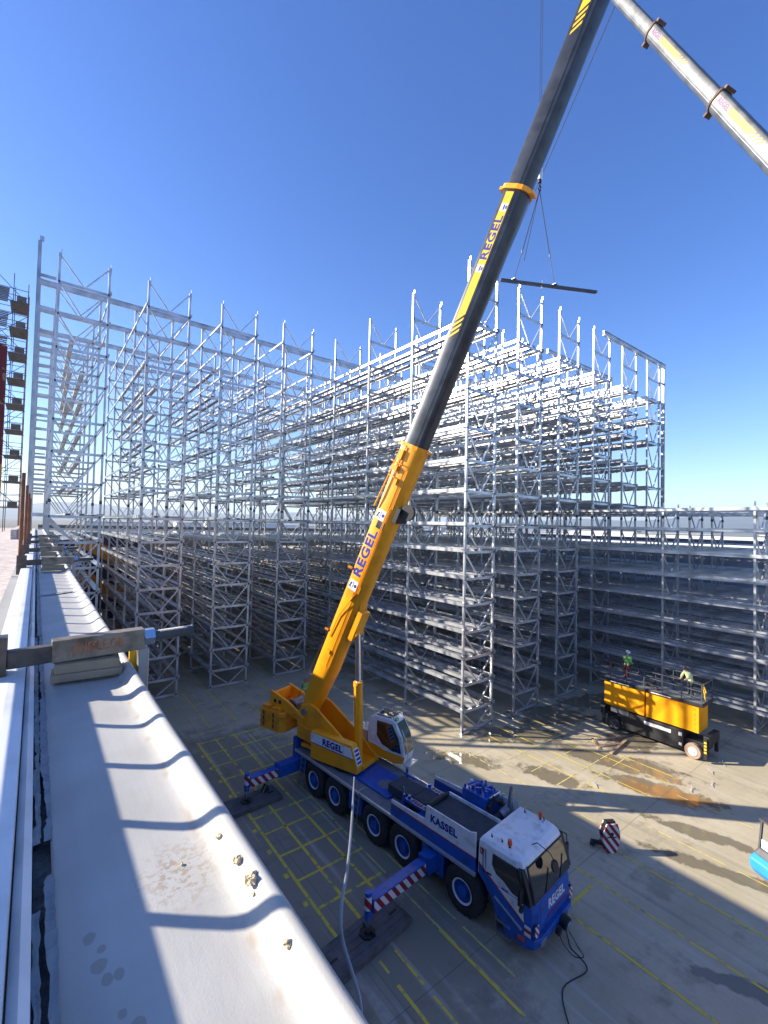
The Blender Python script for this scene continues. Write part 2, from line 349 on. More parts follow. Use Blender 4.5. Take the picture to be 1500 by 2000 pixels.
    def build(s, name, mats, parent=None, smooth=False, bevel=0, fix=False):
        o = bpy.data.objects.new(name, s.mesh(name, mats, smooth, fix)); col.objects.link(o); o.parent = parent
        if bevel:
            b = o.modifiers.new('bevel', 'BEVEL'); b.width = bevel; b.segments = 2; b.limit_method = 'ANGLE'; b.angle_limit = R(40)
        return o
def place(name, me, parent=None, loc=(0, 0, 0)):
    o = bpy.data.objects.new(name, me); col.objects.link(o); o.parent = parent; o.location = loc; return o
def tag(o, label, cat, group=None):
    o['label'] = label; o['category'] = cat
    if group: o['group'] = group
    return o
def thing(name, label, cat, loc=(0, 0, 0), rotz=0, group=None):
    o = bpy.data.objects.new(name, None); col.objects.link(o); o.location = loc; o.rotation_euler = (0, 0, rotz); o.empty_display_size = 0.3
    return tag(o, label, cat, group)
def struct(o): o['kind'] = 'structure'; return o
T = Matrix.Translation
def RZ(a): return Matrix.Rotation(a, 4, 'Z')
def text_mesh(body, size, bold=0.02, depth=0.004):
    cu = bpy.data.curves.new('lettering', 'FONT'); cu.body = body; cu.size = size; cu.extrude = depth; cu.offset = bold*size
    cu.align_x = 'CENTER'; cu.align_y = 'CENTER'; cu.resolution_u = 3; cu.space_character = 1.08
    o = bpy.data.objects.new('lettering', cu); col.objects.link(o); bpy.context.view_layer.update()
    me = bpy.data.meshes.new_from_object(o.evaluated_get(bpy.context.evaluated_depsgraph_get()))
    bpy.data.objects.remove(o); bpy.data.curves.remove(cu); return me
def letters(body, size, o, xd, yd, m, parent, name='lettering', bold=0.02, depth=0.004, sx=1.0):
    me = text_mesh(body, size, bold, depth); me.materials.clear(); me.materials.append(MATS[m])
    xd, yd = Vector(xd).normalized(), Vector(yd).normalized(); zd = xd.cross(yd).normalized(); yd = zd.cross(xd); o = Vector(o)
    me.transform(Matrix(((xd.x*sx, yd.x, zd.x, o.x), (xd.y*sx, yd.y, zd.y, o.y), (xd.z*sx, yd.z, zd.z, o.z), (0, 0, 0, 1))))
    return place(name, me, parent)

# ------------------------------------------------------------------ ground, floor, hills, far buildings
struct(MB().add([(-15000, -15000, -0.4), (15000, -15000, -0.4), (15000, 15000, -0.4), (-15000, 15000, -0.4)], [(0, 1, 2, 3)]).build('ground', 'earth'))
struct(MB().add([(0.2, -30, 0), (60, -30, 0), (60, 60, 0), (0.2, 60, 0)], [(0, 1, 2, 3)]).build('hall_floor', 'floor_slab'))
def hills():
    mb = MB(); n = 150; D = 8500
    prev = None; vs = []; fs = []
    for i in range(n):
        a = R(-30) + R(150)*i/(n-1)      # bearing clockwise from +Y
        h = 150 + 70*math.sin(a*5.1+0.6) + 45*math.sin(a*13.3+1.0) + 18*math.sin(a*31) + 95*math.exp(-((a-R(74))/0.22)**2)
        for k, (dd, hh) in enumerate(((D-2500, 0), (D-1200, h*0.45), (D, h), (D+1500, h*0.5), (D+3000, 0))):
            vs.append((math.sin(a)*dd, math.cos(a)*dd, hh-1))
    for i in range(n-1):
        for k in range(4): fs.append((i*5+k, i*5+k+1, (i+1)*5+k+1, (i+1)*5+k))
    mb.add(vs, fs); struct(mb.build('hills', 'hill', smooth=True, fix=True))
hills()
rw = random.Random(3)
for i in range(26):
    a = R(8 + 78*i/25 + rw.uniform(-1, 1)); d = rw.uniform(380, 760); h = rw.uniform(8, 13.2); L = rw.uniform(35, 80); W = rw.uniform(20, 35)
    t = thing('warehouse', 'pale low warehouse on the horizon beyond the hall wall', 'warehouse', (math.sin(a)*d, math.cos(a)*d, -0.4), -a+rw.uniform(-.2, .2), 'warehouses along the horizon')
    MB().box(-L/2, L/2, -W/2, W/2, 0, h).build('wall', 'distant', t)
    MB().box(-L/2-.5, L/2+.5, -W/2-.5, W/2+.5, h, h+0.6).build('roof', 'distant' if i % 3 else 'distant_roof', t)

# enclosing hall walls made of precast panels
def hall_wall(name, label, p0, p1, n, zt, thick):
    p0, p1 = Vector(p0), Vector(p1); d = (p1-p0).normalized(); nrm = Vector((-d.y, d.x, 0)); L = (p1-p0).length
    t = thing(name, label, 'wall', p0)
    mb = MB(); mb.beam(Vector((0, 0, -0.2))+nrm*thick*0.5+Vector((0, 0, (zt-.35)/2)), d*L+nrm*thick*0.5+Vector((0, 0, (zt-.35)/2-.2)), thick*0.6, zt-.35)
    mb.build('core', 'concrete_dark', t)
    w = L/n; hz = [0.0, 3.0, 6.0, 9.0, zt-0.5]
    me = {}
    for k in range(4):
        h = hz[k+1]-hz[k]-.03
        me[k] = MB().obox((0, 0, 0), d*(w/2-.02), nrm*0.06, (0, 0, h/2)).mesh('panel', 'concrete_wall')
    for i in range(n):
        for k in range(4): place('panel', me[k], t, d*((i+.5)*w)+nrm*0.05*(1 if True else 0)+Vector((0, 0, (hz[k]+hz[k+1])/2)))
    mb = MB(); mb.beam(nrm*.15+Vector((0, 0, zt-.2)), d*L+nrm*.15+Vector((0, 0, zt-.2)), 0.6, 0.18); mb.build('coping', 'flashing', t)
    mb = MB(); mb.beam(nrm*.62+Vector((0, 0, zt+.0)), d*L+nrm*.62+Vector((0, 0, zt+.0)), 0.3, 0.5); mb.build('gutter', 'concrete_dark', t)
hall_wall('hall_wall', 'grey precast panel wall on the right behind the racks', (60.2, 60, 0), (60.2, -30, 0), 15, 12.0, 0.5)
hall_wall('hall_wall', 'grey precast panel wall closing the far end of the hall', (0.2, 60.2, 0), (60.2, 60.2, 0), 10, 12.0, 0.5)
t = thing('wall_banner', 'orange and navy painted boards on the far wall behind the leftmost racks', 'banner', (1.0, 59.95, 0))
for i in range(3):
    for k in range(3): MB().box(i*2.9+.02, i*2.9+2.88, -.06, 0, 0.2+k*3.6, 0.2+k*3.6+3.55).build('panel', 'banner', t)

# ------------------------------------------------------------------ painted floor grid
def marking(pieces, name, label_mat):
    mb = MB()
    for x0, x1, y0, y1 in pieces:
        z = 0.004 + 0.0008*(len(mb.f) % 7)
        mb.add([(x0, y0, z), (x1, y0, z), (x1, y1, z), (x0, y1, z)], [(0, 1, 2, 3)])
    return struct(mb.build(name, label_mat))
rg = random.Random(11)
A_, B_ = [], []
def vline(x, y0, y1, w=.09, lst=None, gap=.12):
    y = y0
    while y < y1:
        L = rg.uniform(1.2, 4.0); e = min(y+L, y1); (lst if lst is not None else A_).append((x-w/2+rg.uniform(-.012, .012), x+w/2, y, e)); y = e + (rg.uniform(.05, .5) if rg.random() < gap*4 else 0.0)
def hline(y, x0, x1, w=.09, lst=None, gap=.12):
    x = x0
    while x < x1:
        L = rg.uniform(1.0, 3.0); e = min(x+L, x1); (lst if lst is not None else A_).append((x, e, y-w/2+rg.uniform(-.012, .012), y+w/2)); x = e + (rg.uniform(.05, .4) if rg.random() < gap*4 else 0.0)
for x in (7.98, 8.97, 10.06): vline(x, 12.3, 27.8, .115)
for x in (10.85, 11.5): vline(x, 8.2, 27.8, .07, B_, .2)
vline(7.98, 20, 27.6, .10)
for y in (13.6, 15.07, 16.58, 18.1, 19.3): hline(y, 7.98, 10.9, .105)
for y in (21.6, 23.1, 24.6, 26.1, 27.6): hline(y, 7.98, 12.6, .10)
for y in (28.9, 30.6, 33.6): hline(y, 5.5, 16, .06, B_, .2)
for x in (5.6, 7.0, 9.2, 10.9, 12.6, 14.8, 16.5): vline(x, 29.5, 44, .09, A_, .25)
for x in (14.8, 16.96, 19.12): vline(x, 1.0, 9.4, .09, A_, .18)
for x in (8.6, 9.2, 10.8): vline(x, 4.0, 10.9, .09, A_, .3)
hline(8.6, 14.9, 16.6, .12)
for x in (22.9, 24.4, 26.4, 27.3): vline(x, 9.5, 19.0, .07, A_, .25)
for y in (12.2, 13.0, 14.5, 16.0): hline(y, 21.5, 29.0, .06, B_, .3)
for x in (21.9, 25.6): vline(x, 2.0, 9.0, .06, B_, .3)
for x in (18.6, 20.2): vline(x, 9.5, 22.0, .06, B_, .3)
for y in (18.5, 21.0, 23.0): hline(y, 15.5, 22.0, .06, B_, .3)
for i in range(9): A_.append((7.70, 7.86, 13.9+i*1.5, 14.15+i*1.5))
marking(A_, 'floor_marking', 'marking'); marking(B_, 'floor_marking_faint', 'marking_faint')

# ------------------------------------------------------------------ racks
PX, RW, X0, Y0, DY, ZT = 5.257, 2.808, 0.628, 19.647, 5.485, 30.3
LEV = [0.16, 1.35, 3.0, 4.65, 6.3, 8.0, 9.7, 11.4, 13.1, 15.3, 17.3, 19.4, 21.9, 24.1, 26.3, 28.4]
ZLOW = 14.9
PW, PD = 0.145, 0.13
def post_mesh(z):
    m = MB(); m.box(-PW/2, PW/2, -PD/2, PD/2, 0, z); m.box(-PW/2-.06, PW/2+.06, -PD/2-.06, PD/2+.06, 0, .02); m.box(PW/2-.02, PW/2+.03, -.05, .05, z-.35, z+.28)
    m.mat(1); m.box(-PW/2-.012, PW/2+.012, -PD/2-.012, PD/2+.012, 14.0, 14.22)
    return m.mesh('post', ['galv', 'galv_dark'])
def bar_shape(m, x0, x1, z):
    m.mat(0); m.box(x0+.04, x1-.04, -.045, .045, z-.085, z+.085); m.mat(1)
    for x in (x0+.02, x1-.02): m.box(x-.05, x+.05, -PD/2-.014, -PD/2-.001, z-.075, z+.075)
    m.mat(0)
def diag_shape(m, k, zs, side):
    z0, z1 = zs[k], zs[k+1]; xa = PW/2 if side == 0 else RW-PW/2; xb = RW/2-.1 if side == 0 else RW/2+.1
    m.beam((xa, 0.0, z1-.1), (xb, 0.0, z0+.12), 0.08, 0.08, (0, 1, 0))
POST_F, POST_L = post_mesh(ZT), post_mesh(ZLOW)
_b = MB(); bar_shape(_b, 0, RW, 0); BAR = _b.mesh('cross_bar', ['galv', 'galv_dark'])
ZS = LEV + [ZT-.1]; ZSL = [z for z in LEV if z < ZLOW] + [ZLOW-.1]
DIAG = {}
for k in range(len(ZS)-1):
    for s in (0, 1):
        m = MB(); diag_shape(m, k, ZS, s); DIAG[k, s] = m.mesh('diagonal_brace', 'galv')
for s in (0, 1):
    m = MB(); diag_shape(m, len(ZSL)-2, ZSL, s); DIAG['L', s] = m.mesh('diagonal_brace', 'galv')
def frame_mesh(zs, z):
    m = MB()
    for x in (0, RW): m.box(x-PW/2, x+PW/2, -PD/2, PD/2, 0, z)
    for k, zz in enumerate(zs[:-1]):
        bar_shape(m, 0, RW, zz)
        for s in (0, 1): diag_shape(m, k, zs, s)
    return m.mesh('upright_frame', ['galv', 'galv_dark'])
FR_F, FR_L = frame_mesh(ZS, ZT), frame_mesh(ZSL, ZLOW)
RAIL = {}
def rail_mesh(L, kind):
    if (L, kind) not in RAIL:
        m = MB()
        if kind == 0:      # face beam with inward ledge
            m.box(-.05, .03, 0, L, -.10, .12); m.box(.03, .30, 0, L, .085, .115); m.box(.03, .09, 0, L, -.10, -.07)
        elif kind == 1:
            m.box(-.03, .05, 0, L, -.10, .12); m.box(-.30, -.03, 0, L, .085, .115); m.box(-.09, -.03, 0, L, -.10, -.07)
        else:              # inner running rail: flat top, lipped
            m.box(-.16, .16, 0, L, .10, .13); m.box(-.16, -.13, 0, L, -.06, .10); m.box(.13, .16, 0, L, -.06, .10)
        if kind == 3:      # slim tie beam of the lighter rows
            m = MB(); m.box(-.04, .04, 0, L, -.02, .12)
        RAIL[L, kind] = m.mesh('rail', 'galv')
    return RAIL[L, kind]
ORD = ['first', 'second', 'third', 'fourth', 'fifth', 'sixth', 'seventh', 'eighth', 'ninth', 'tenth']
JMAX = 7
for i in range(10):
    jf = 3 if i < 4 else 0
    jl = -3 if i >= 7 else jf                 # half-height bays still being built up
    xi = X0+i*PX
    extra = ', half-height bays in front' if i >= 7 else (', behind the crane counterweight' if i < 4 else ', right of the raised boom foot')
    t = thing('rack_row', 'tall galvanised rack row, %s from the parapet%s' % (ORD[i], extra), 'rack', (xi, Y0+jf*DY, 0), 0, 'high-bay rack rows')
    for j in range(jl, JMAX+1):
        y = (j-jf)*DY; low = j < jf
        near = (jf <= j <= jf+1) or (low and j >= -2)
        if near:
            for x in (0, RW): place('post', POST_L if low else POST_F, t, (x, y, 0))
            zs = ZSL if low else ZS
            for k, z in enumerate(zs[:-1]):
                place('cross_bar', BAR, t, (0, y, z))
                for s in (0, 1): place('diagonal_brace', DIAG['L', s] if (low and k == len(zs)-2) else DIAG[k, s], t, (0, y, 0))
        else:
            place('upright_frame', FR_L if low else FR_F, t, (0, y, 0))
    for k in range(1, len(LEV)):
        z = LEV[k]+.10
        js = jl if (z < 13.5) else jf
        L = round((JMAX-js)*DY, 3)+.3
        y = (js-jf)*DY-.15
        for x, kd in ((-.05-PW/2+.0, 0), (1.02, 2), (1.78, 2), (RW+.05+PW/2, 1)):
            if i >= 4 and (k == 15 or (k == 13 and kd == 0 and i == 4)): continue
            if k >= 15 and kd == 2: continue
            if i < 4 and k >= 9:          # upper left block is still mostly open
                if kd == 0 and i == 0: continue
                if kd == 2 and k == 14 and x > 1.5: continue
                if kd != 2: kd = 3
            if i == 0 and kd == 0: continue
            place('rail', rail_mesh(L if not (kd == 2 and i < 4 and k >= 9) else round(L-DY, 3), kd), t, (x, y+(0.0 if kd != 2 else .12+(DY if i < 4 and k >= 9 else 0)), z+(0.012 if kd != 2 else 0.0)))
    if i >= 7:
        L = round((JMAX+3)*DY, 3)+.3
        for x, kd in ((-.05-PW/2, 0), (RW+.05+PW/2, 1)): place('rail', rail_mesh(L, kd), t, (x, -3*DY-.15, ZLOW-.25))
# roof purlins tying the rows together
pm = {}
for j in range(0, JMAX+1):
    x0 = -.55 if j >= 4 else X0+7*PX+RW*.45
    if j in (2, 3): x0 = X0+6*PX
    x1 = X0+9*PX+RW+.9
    L = x1-x0
    if L not in pm:
        m = MB(); m.box(0, L, -.05, .05, -.17, .17); m.box(0, L, -.12, .12, .17, .19); m.box(0, L, -.12, .12, -.19, -.17); pm[L] = m.mesh('roof_purlin', 'galv')
    o = place('roof_purlin', pm[L], None, (x0, Y0+j*DY-.22, ZT-.05)); 
    tag(o, 'long steel roof purlin across the rack tops, %s counted from the front' % ORD[j] if j < 10 else 'long steel roof purlin across the rack tops, rearmost of all', 'purlin', 'roof purlins on the racks')
# facade columns at both long sides
def column(x, y, zt, lab, side):
    t = thing('facade_column', lab, 'column', (x, y, 0), 0, 'facade columns beside the racks')
    m = MB(); m.box(-.10, -.08, -.15, .15, 0, zt); m.box(.08, .10, -.15, .15, 0, zt); m.box(-.08, .08, -.012, .012, 0, zt); m.box(-.02, .2, -.05, .05, zt, zt+.3); m.build('post', 'galv', t)
    for z in LEV[1:]:
        m = MB(); x0, x1 = (0.101, abs(X0+.38)-.09) if side < 0 else (-.9, -.101); m.box(x0, x1, -.045, .045, z+.02, z+.20); m.build('tie', 'galv', t)
for j in range(3, JMAX+1): column(-.42, Y0+j*DY, ZT+(.4 if j == 3 else 0), 'grey steel facade column left of the first rack row, %s from the front' % ORD[j-3], -1)
for j in range(0, JMAX+1): column(X0+9*PX+RW+1.0, Y0+j*DY, ZT-.1, 'grey steel facade column right of the tenth rack row, number %s from the front' % ORD[j], 1)

# ------------------------------------------------------------------ near building with parapet
ZC = CAM_H-0.62
t = thing('roof_building', 'flat-roofed building with pale gravel roof left of the parapet', 'building', (-20, 10, -0.4))
m = MB(T((20, -10, .4))); m.box(-40, -.30, -30, 29.9, -.4, 11.75); m.box(-40, -.80, 29.9, 60, -.4, 11.75); m.build('wall', 'concrete_wall', t)
m = MB(T((20, -10, .4))); m.box(-40, -.25, -30, 29.9, 11.755, 11.85); m.box(-40, -.78, 29.9, 60, 11.755, 11.85); m.box(-1.0, -.76, 29.9, 60, 11.851, 12.35); m.build('roof', 'gravel_roof', t)
pt = thing('parapet', 'white membrane-covered parapet running away on the left', 'parapet', (0, 0, 0))
m = MB(T((0, 0, 0))); m.box(-.20, .318, -30, 29.5, -.3, ZC-.06); m.build('wall', 'concrete_wall', pt)
def cap():
    prof = [(.045, -.012), (.050, 0), (.10, .001), (.16, 0), (.21, -.001), (.255, 0.0), (.272, .003), (.284, .009), (.295, .019), (.304, .029), (.312, .0355), (.319, .038), (.326, .037), (.332, .031), (.335, .02), (.336, -.02), (.335, -.25)]
    ys = [-2+0.07*k for k in range(140)] + [7.8+.4*k for k in range(55)]
    vs = []; fs = []; n = len(prof)
    import mathutils
    for y in ys:
        for x, z in prof:
            nz = mathutils.noise.noise((x*9, y*2.2, 0))*.0011 + mathutils.noise.noise((x*25, y*7, 3))*.0005
            nx = mathutils.noise.noise((5, y*.9, 0))*.003 if x > .25 else 0
            vs.append((x+nx, y, ZC+z+nz))
    for a in range(len(ys)-1):
        for b in range(n-1): fs.append((a*n+b, a*n+b+1, (a+1)*n+b+1, (a+1)*n+b))
    m = MB(T((0, 0, 0))); m.add(vs, fs); return m
cp = cap().build('membrane_cap', 'membrane', pt, smooth=False); cp.data.polygons.foreach_set('use_smooth', [True]*len(cp.data.polygons))
m = MB(T((0, 0, 0)))   # overlapping seam of the next sheet
m.add([(.05, 4.46, ZC+.004), (.262, 4.60, ZC+.008), (.262, 4.66, ZC+.006), (.05, 4.52, ZC+.003), (.15, 4.50, ZC+.006), (.15, 4.57, ZC+.006)], [(0, 4, 5, 3), (4, 1, 2, 5)]); m.build('sheet_seam', 'membrane_old', pt)
# edge flashing on the roof side, one sheet after another, one of them bent up
ys = [-1.0, 0.565, 2.9, 5.9, 8.9, 11.9, 14.9, 17.9, 20.9, 24, 29]
for k in range(len(ys)-1):
    a, b = ys[k]+.004, ys[k+1]-.002; dz = 0.0 if k else -.012
    m = MB(T((0, 0, 0))); z = ZC+.052+dz
    m.prism([(-.115, -.10), (-.113, 0), (-.055, .006), (-.012, .004), (-.010, -.05), (-.013, -.05), (-.0145, 0), (-.055, .002), (-.110, -.003), (-.112, -.10)], (0, a, z), (1, 0, 0), (0, 0, 1), (0, b-a, 0))
    m.build('flashing_sheet', 'flashing', pt)
    m = MB(T((0, 0, 0))); e = a if k != 1 else 1.02
    m.prism([(-.0085, -.05), (-.0078, .0), (.004, .012), (.016, .004), (.018, -.05), (.016, -.05), (.014, 0.0), (.004, .009), (-.006, -.002)], (0, a if k != 1 else a, ZC+.012), (1, 0, 0), (0, 0, 1), (0, b-a, 0)); m.build('cover_strip', 'flashing', pt)
# torn foil and old membrane lying in the gap
def torn(y0, y1, seed, name, mt, xl, xr, z, step=.012):
    r = random.Random(seed); m = MB(T((0, 0, 0))); y = y0; rows = []
    jl = 0
    while y < y1:
        jl = jl*.8 + r.uniform(-.0016, .0016) + (.006 if r.random() < .04 else 0); rows.append((xl+max(-.003, jl), xr+r.uniform(-.0015, .0015), y, z+r.uniform(-.002, .003))); y += step
    vs = []; fs = []
    for a, b, yy, zz in rows: vs += [(a, yy, zz), ((a+b)/2, yy, zz+.002*math.sin(yy*40)), (b, yy, zz+.001)]
    for k in range(len(rows)-1): fs += [(k*3, k*3+1, k*3+4, k*3+3), (k*3+1, k*3+2, k*3+5, k*3+4)]
    m.add(vs, fs); return m.build(name, mt, pt)
m = MB(T((0, 0, 0))); m.box(.019, .051, -1, 29, ZC-.06, ZC-.028); m.build('insulation', 'foil', pt)
torn(.62, 1.0, 1, 'torn_membrane', 'membrane_old', .034, .052, ZC-.006); torn(1.10, 3.0, 2, 'torn_membrane', 'membrane_old', .033, .052, ZC-.005)
torn(1.10, 3.0, 3, 'torn_membrane', 'membrane_old', .017, .030, ZC-.009); torn(.62, .93, 4, 'torn_membrane', 'membrane_old', .018, .027, ZC-.012)
torn(3.0, 29, 5, 'torn_membrane', 'membrane_old', .027, .052, ZC-.005, .06); torn(.3, .57, 9, 'torn_membrane', 'membrane_old', .044, .052, ZC-.008)
rc = random.Random(5)
def crumb(p, s, seed):
    r = random.Random(seed); bm = bmesh.new(); bmesh.ops.create_icosphere(bm, subdivisions=2, radius=s)
    for v in bm.verts: v.co *= r.uniform(.6, 1.2); v.co.z *= .75
    me = bpy.data.meshes.new('mortar_crumb'); bm.to_mesh(me); bm.free(); me.materials.append(MATS['mortar']); return place('mortar_crumb', me, None, p)
CAPP = [(.05, 0), (.255, 0), (.272, .003), (.284, .009), (.295, .019), (.304, .029), (.312, .0355), (.319, .038), (.326, .037), (.332, .031), (.336, 0)]
def on_cap(px, py):
    r = ray(px, py)
    for k in range(400, 1600):
        p = CP + r*(k*.001); z = 0
        for (xa, za), (xb, zb) in zip(CAPP, CAPP[1:]):
            if xa <= p.x <= xb: z = za+(zb-za)*(p.x-xa)/(xb-xa)
        if p.z <= ZC+z: return p
    return p
for k, (px, py, s, dz, lb) in enumerate(((492, 1722, .0125, .008, 'largest tan mortar crumb against the parapet lip'), (465, 1682, .009, .006, 'round tan mortar crumb on the lip beyond the largest one'), (494, 1748, .0035, .002, 'small brown mortar crumb just in front of the largest one'), (428, 1636, .0065, .002, 'tan mortar crumb farthest along the lip'), (562, 1846, .0065, .003, 'tan mortar crumb nearest the camera on the lip'), (354, 1690, .0042, .0, 'flat tan mortar flake on the sunlit membrane'))):
    p = on_cap(px, py); o = crumb((p.x, p.y, p.z+s*.35), s, 40+k); tag(o, lb, 'mortar crumb', 'mortar crumbs on the parapet')
# parapet clamps carrying the guard posts
def clamp(y, first, lab, zr=0.0, red=True):
    t = thing('parapet_clamp', lab, 'clamp', (-.10, y, ZC), 0, 'parapet clamps'); zb = .118
    m = MB(); m.tube((0, 0, -.42), (0, 0, .0), .03, n=12); m.box(-.055, .035, -.04, .04, -.02, .19); m.build('socket', 'dark_steel', t, smooth=True)
    m = MB(); m.tube((-.026, 0, .19), (-.026, 0, 1.235 if first else 1.12), .0225 if first else .019, n=16); m.build('guard_post', 'post_paint' if first else 'rust', t, smooth=True)
    m = MB(); m.beam((.035, 0, zb-.012), (.20, 0, zb-.005), .05, .062); m.build('inner_bar', 'dark_steel', t, bevel=.003)
    m = MB(); m.beam((.165, 0, zb), (.475, 0, zb+.010), .062, .082); o = m.build('sleeve', 'clamp_steel', t, bevel=.003)
    if first: letters('(3)ISSLE.OR', .052, (.312, -.0318, zb+.006), (1, 0, .03), (0, 0, 1), 'lettering_rust', o, bold=.012, depth=.0012, sx=.62)
    m = MB(); m.tube((.476, 0, zb+.012), (.515, 0, zb+.013), .036, n=6); m.build('nut', 'chrome', t)
    m = MB(); pr = []
    for k in range(60): pr += [(.0225 if k % 2 else .017, k*.0026)]
    m.lathe(pr+[(0, .156)], (.515, 0, zb+.013), (1, 0, .04), 14); m.build('spindle', 'steel', t, smooth=True)
    m = MB(); m.box(.455, .495, -.025, .025, -.22, zb-.03); m.box(.452, .475, -.05, .05, -.26, -.15); m.build('jaw', 'steel', t, bevel=.004)
    for k, (x0, x1, z0, z1, yy) in enumerate(((.165, .395, .0125, .040, .055), (.175, .385, .0405, .0755, .045))):
        b = MB(T((0, 0, 0)) @ RZ(R(-3))); b.box(x0, x1, -yy, yy, z0, z1); b.build('timber_packer', 'timber_pale', t, bevel=.002)
    return t
CY = [2.12, 6.5, 9.0, 12.0, 15.2]
LB = ['nearest parapet clamp with stamped sleeve, threaded spindle and red guard post', 'second parapet clamp along the parapet on timber packers', 'third parapet clamp along the parapet', 'fourth parapet clamp along the parapet, small in the distance', 'farthest parapet clamp, close to the rack columns']
for y, l in zip(CY, LB): clamp(y, y < 3, l)
m = MB(); m.box(.30, .345, -.006, .006, -.3, .09); o = m.build('strap', 'decal_yellow', None); o.location = (0.03, 2.16, ZC-.02); tag(o, 'yellow lashing strap hanging outside the parapet under the nearest clamp', 'strap')
# guard fence on the roof to the left (its bars stripe the parapet with shade)
gf = thing('guard_fence', 'barred roof guard fence left of the camera, known by its striped shade', 'fence', (-.36, 2.7, 11.85))
zf = ZC-11.85
MB().box(-.012, .012, -4.3, 4.2, zf+.268, zf+.322).build('toe_rail', 'timber', gf)
MB().box(-.02, .02, -4.3, 4.2, zf+1.10, zf+1.14).build('top_rail', 'galv', gf)
bmh = MB(); bmh.box(-.005, .005, -.012, .012, zf+.322, zf+1.10); bmh = bmh.mesh('bar', 'galv')
for k in range(31): place('bar', bmh, gf, (0, -4.235+k*.2755, 0))
pmh = MB(); pmh.box(-.06, -.021, -.02, .02, 0, zf+1.14); pmh.box(-.0205, -.013, -.02, .02, zf+.275, zf+.315); pmh = pmh.mesh('post', 'galv')
for yk in (-4.15, 4.15): place('post', pmh, gf, (0, yk, 0))
# bare lightning conductor wire bent outwards over the edge
lp = [at(706, 2010, depth=.70), at(701, 1945, depth=.735), at(668, 1830, depth=.79), at(668, 1760, depth=.84), at(678, 1700, depth=.90), at(686, 1620, depth=1.03), at(692, 1518, depth=1.27)]
def smooth_path(p, n=6):
    out = []
    for k in range(len(p)-1):
        a, b, c, d = p[max(k-1, 0)], p[k], p[k+1], p[min(k+2, len(p)-1)]
        for q in range(n):
            u = q/n; out.append(0.5*((2*b)+(c-a)*u+(2*a-5*b+4*c-d)*u*u+(3*b-a-3*c+d)*u**3))
    return out+[p[-1]]
lt = thing('lightning_conductor', 'bent aluminium lightning conductor wire sticking out beside the parapet', 'wire', lp[0])
m = MB(T(-lp[0])); sp_ = smooth_path(lp); m.path(sp_, [.0030-.0012*max(0, (k-len(sp_)+6)/6) for k in range(len(sp_))], 10); m.build('wire', 'wire_grey', lt, smooth=True)
m = MB(T(-lp[0])); q = lp[0]; m.box(.3502, q.x+.012, q.y-.012, q.y+.016, q.z-.05, q.z-.046); m.box(q.x-.006, q.x-.003, q.y-.010, q.y+.010, q.z-.05, q.z+.03); m.build('bracket', 'alu', lt)

# ------------------------------------------------------------------ scaffold stair tower far left
sc = thing('scaffold_tower', 'tall scaffold stair tower beyond the parapet at the far left', 'scaffold', (-2.1, 46.5, 11.85))
for x in (-1.0, .1, 1.0):
    for y in (-1.3, 1.3): MB().tube((x, y, 0), (x, y, 18.9+(1.2 if x < 1 else .6)), .03, n=6).build('standard', 'rust' if x == 1.0 else 'rail_grey', sc)
for k in range(9):
    z = 1.9+k*2.0
    m = MB()
    for dz in (0, .5, 1.0):
        for y in (-1.3, 1.3): m.beam((-1.05, y, z+dz), (1.05, y, z+dz), .04, .04)
        for x in (-1.0, 1.0): m.beam((x, -1.3, z+dz), (x, 1.3, z+dz), .04, .04)
    m.build('ledger', 'rail_grey', sc)
    m = MB(); m.box(-.1, .98, -1.25, 1.25, z-.04, z); m.build('platform', 'scaffold_board', sc)
    MB().box(.30, .90, -1.36, -1.34, z+.02, z+.45).build('guard_board', 'scaffold_board', sc)
    s = 1 if k % 2 else -1; [MB().beam((-1.0*s, yb, z), (1.0*s, yb, z+2), .04, .04).build('diagonal_brace', 'rail_grey', sc) for yb in (-1.33, 1.33)]
    m = MB()
    for q in range(9): m.box(-.95, -.25, -1.1+q*.24, -.9+q*.24, z+q*.22-.02, z+q*.22+.02)
    m.build('stair', 'rail_grey', sc)

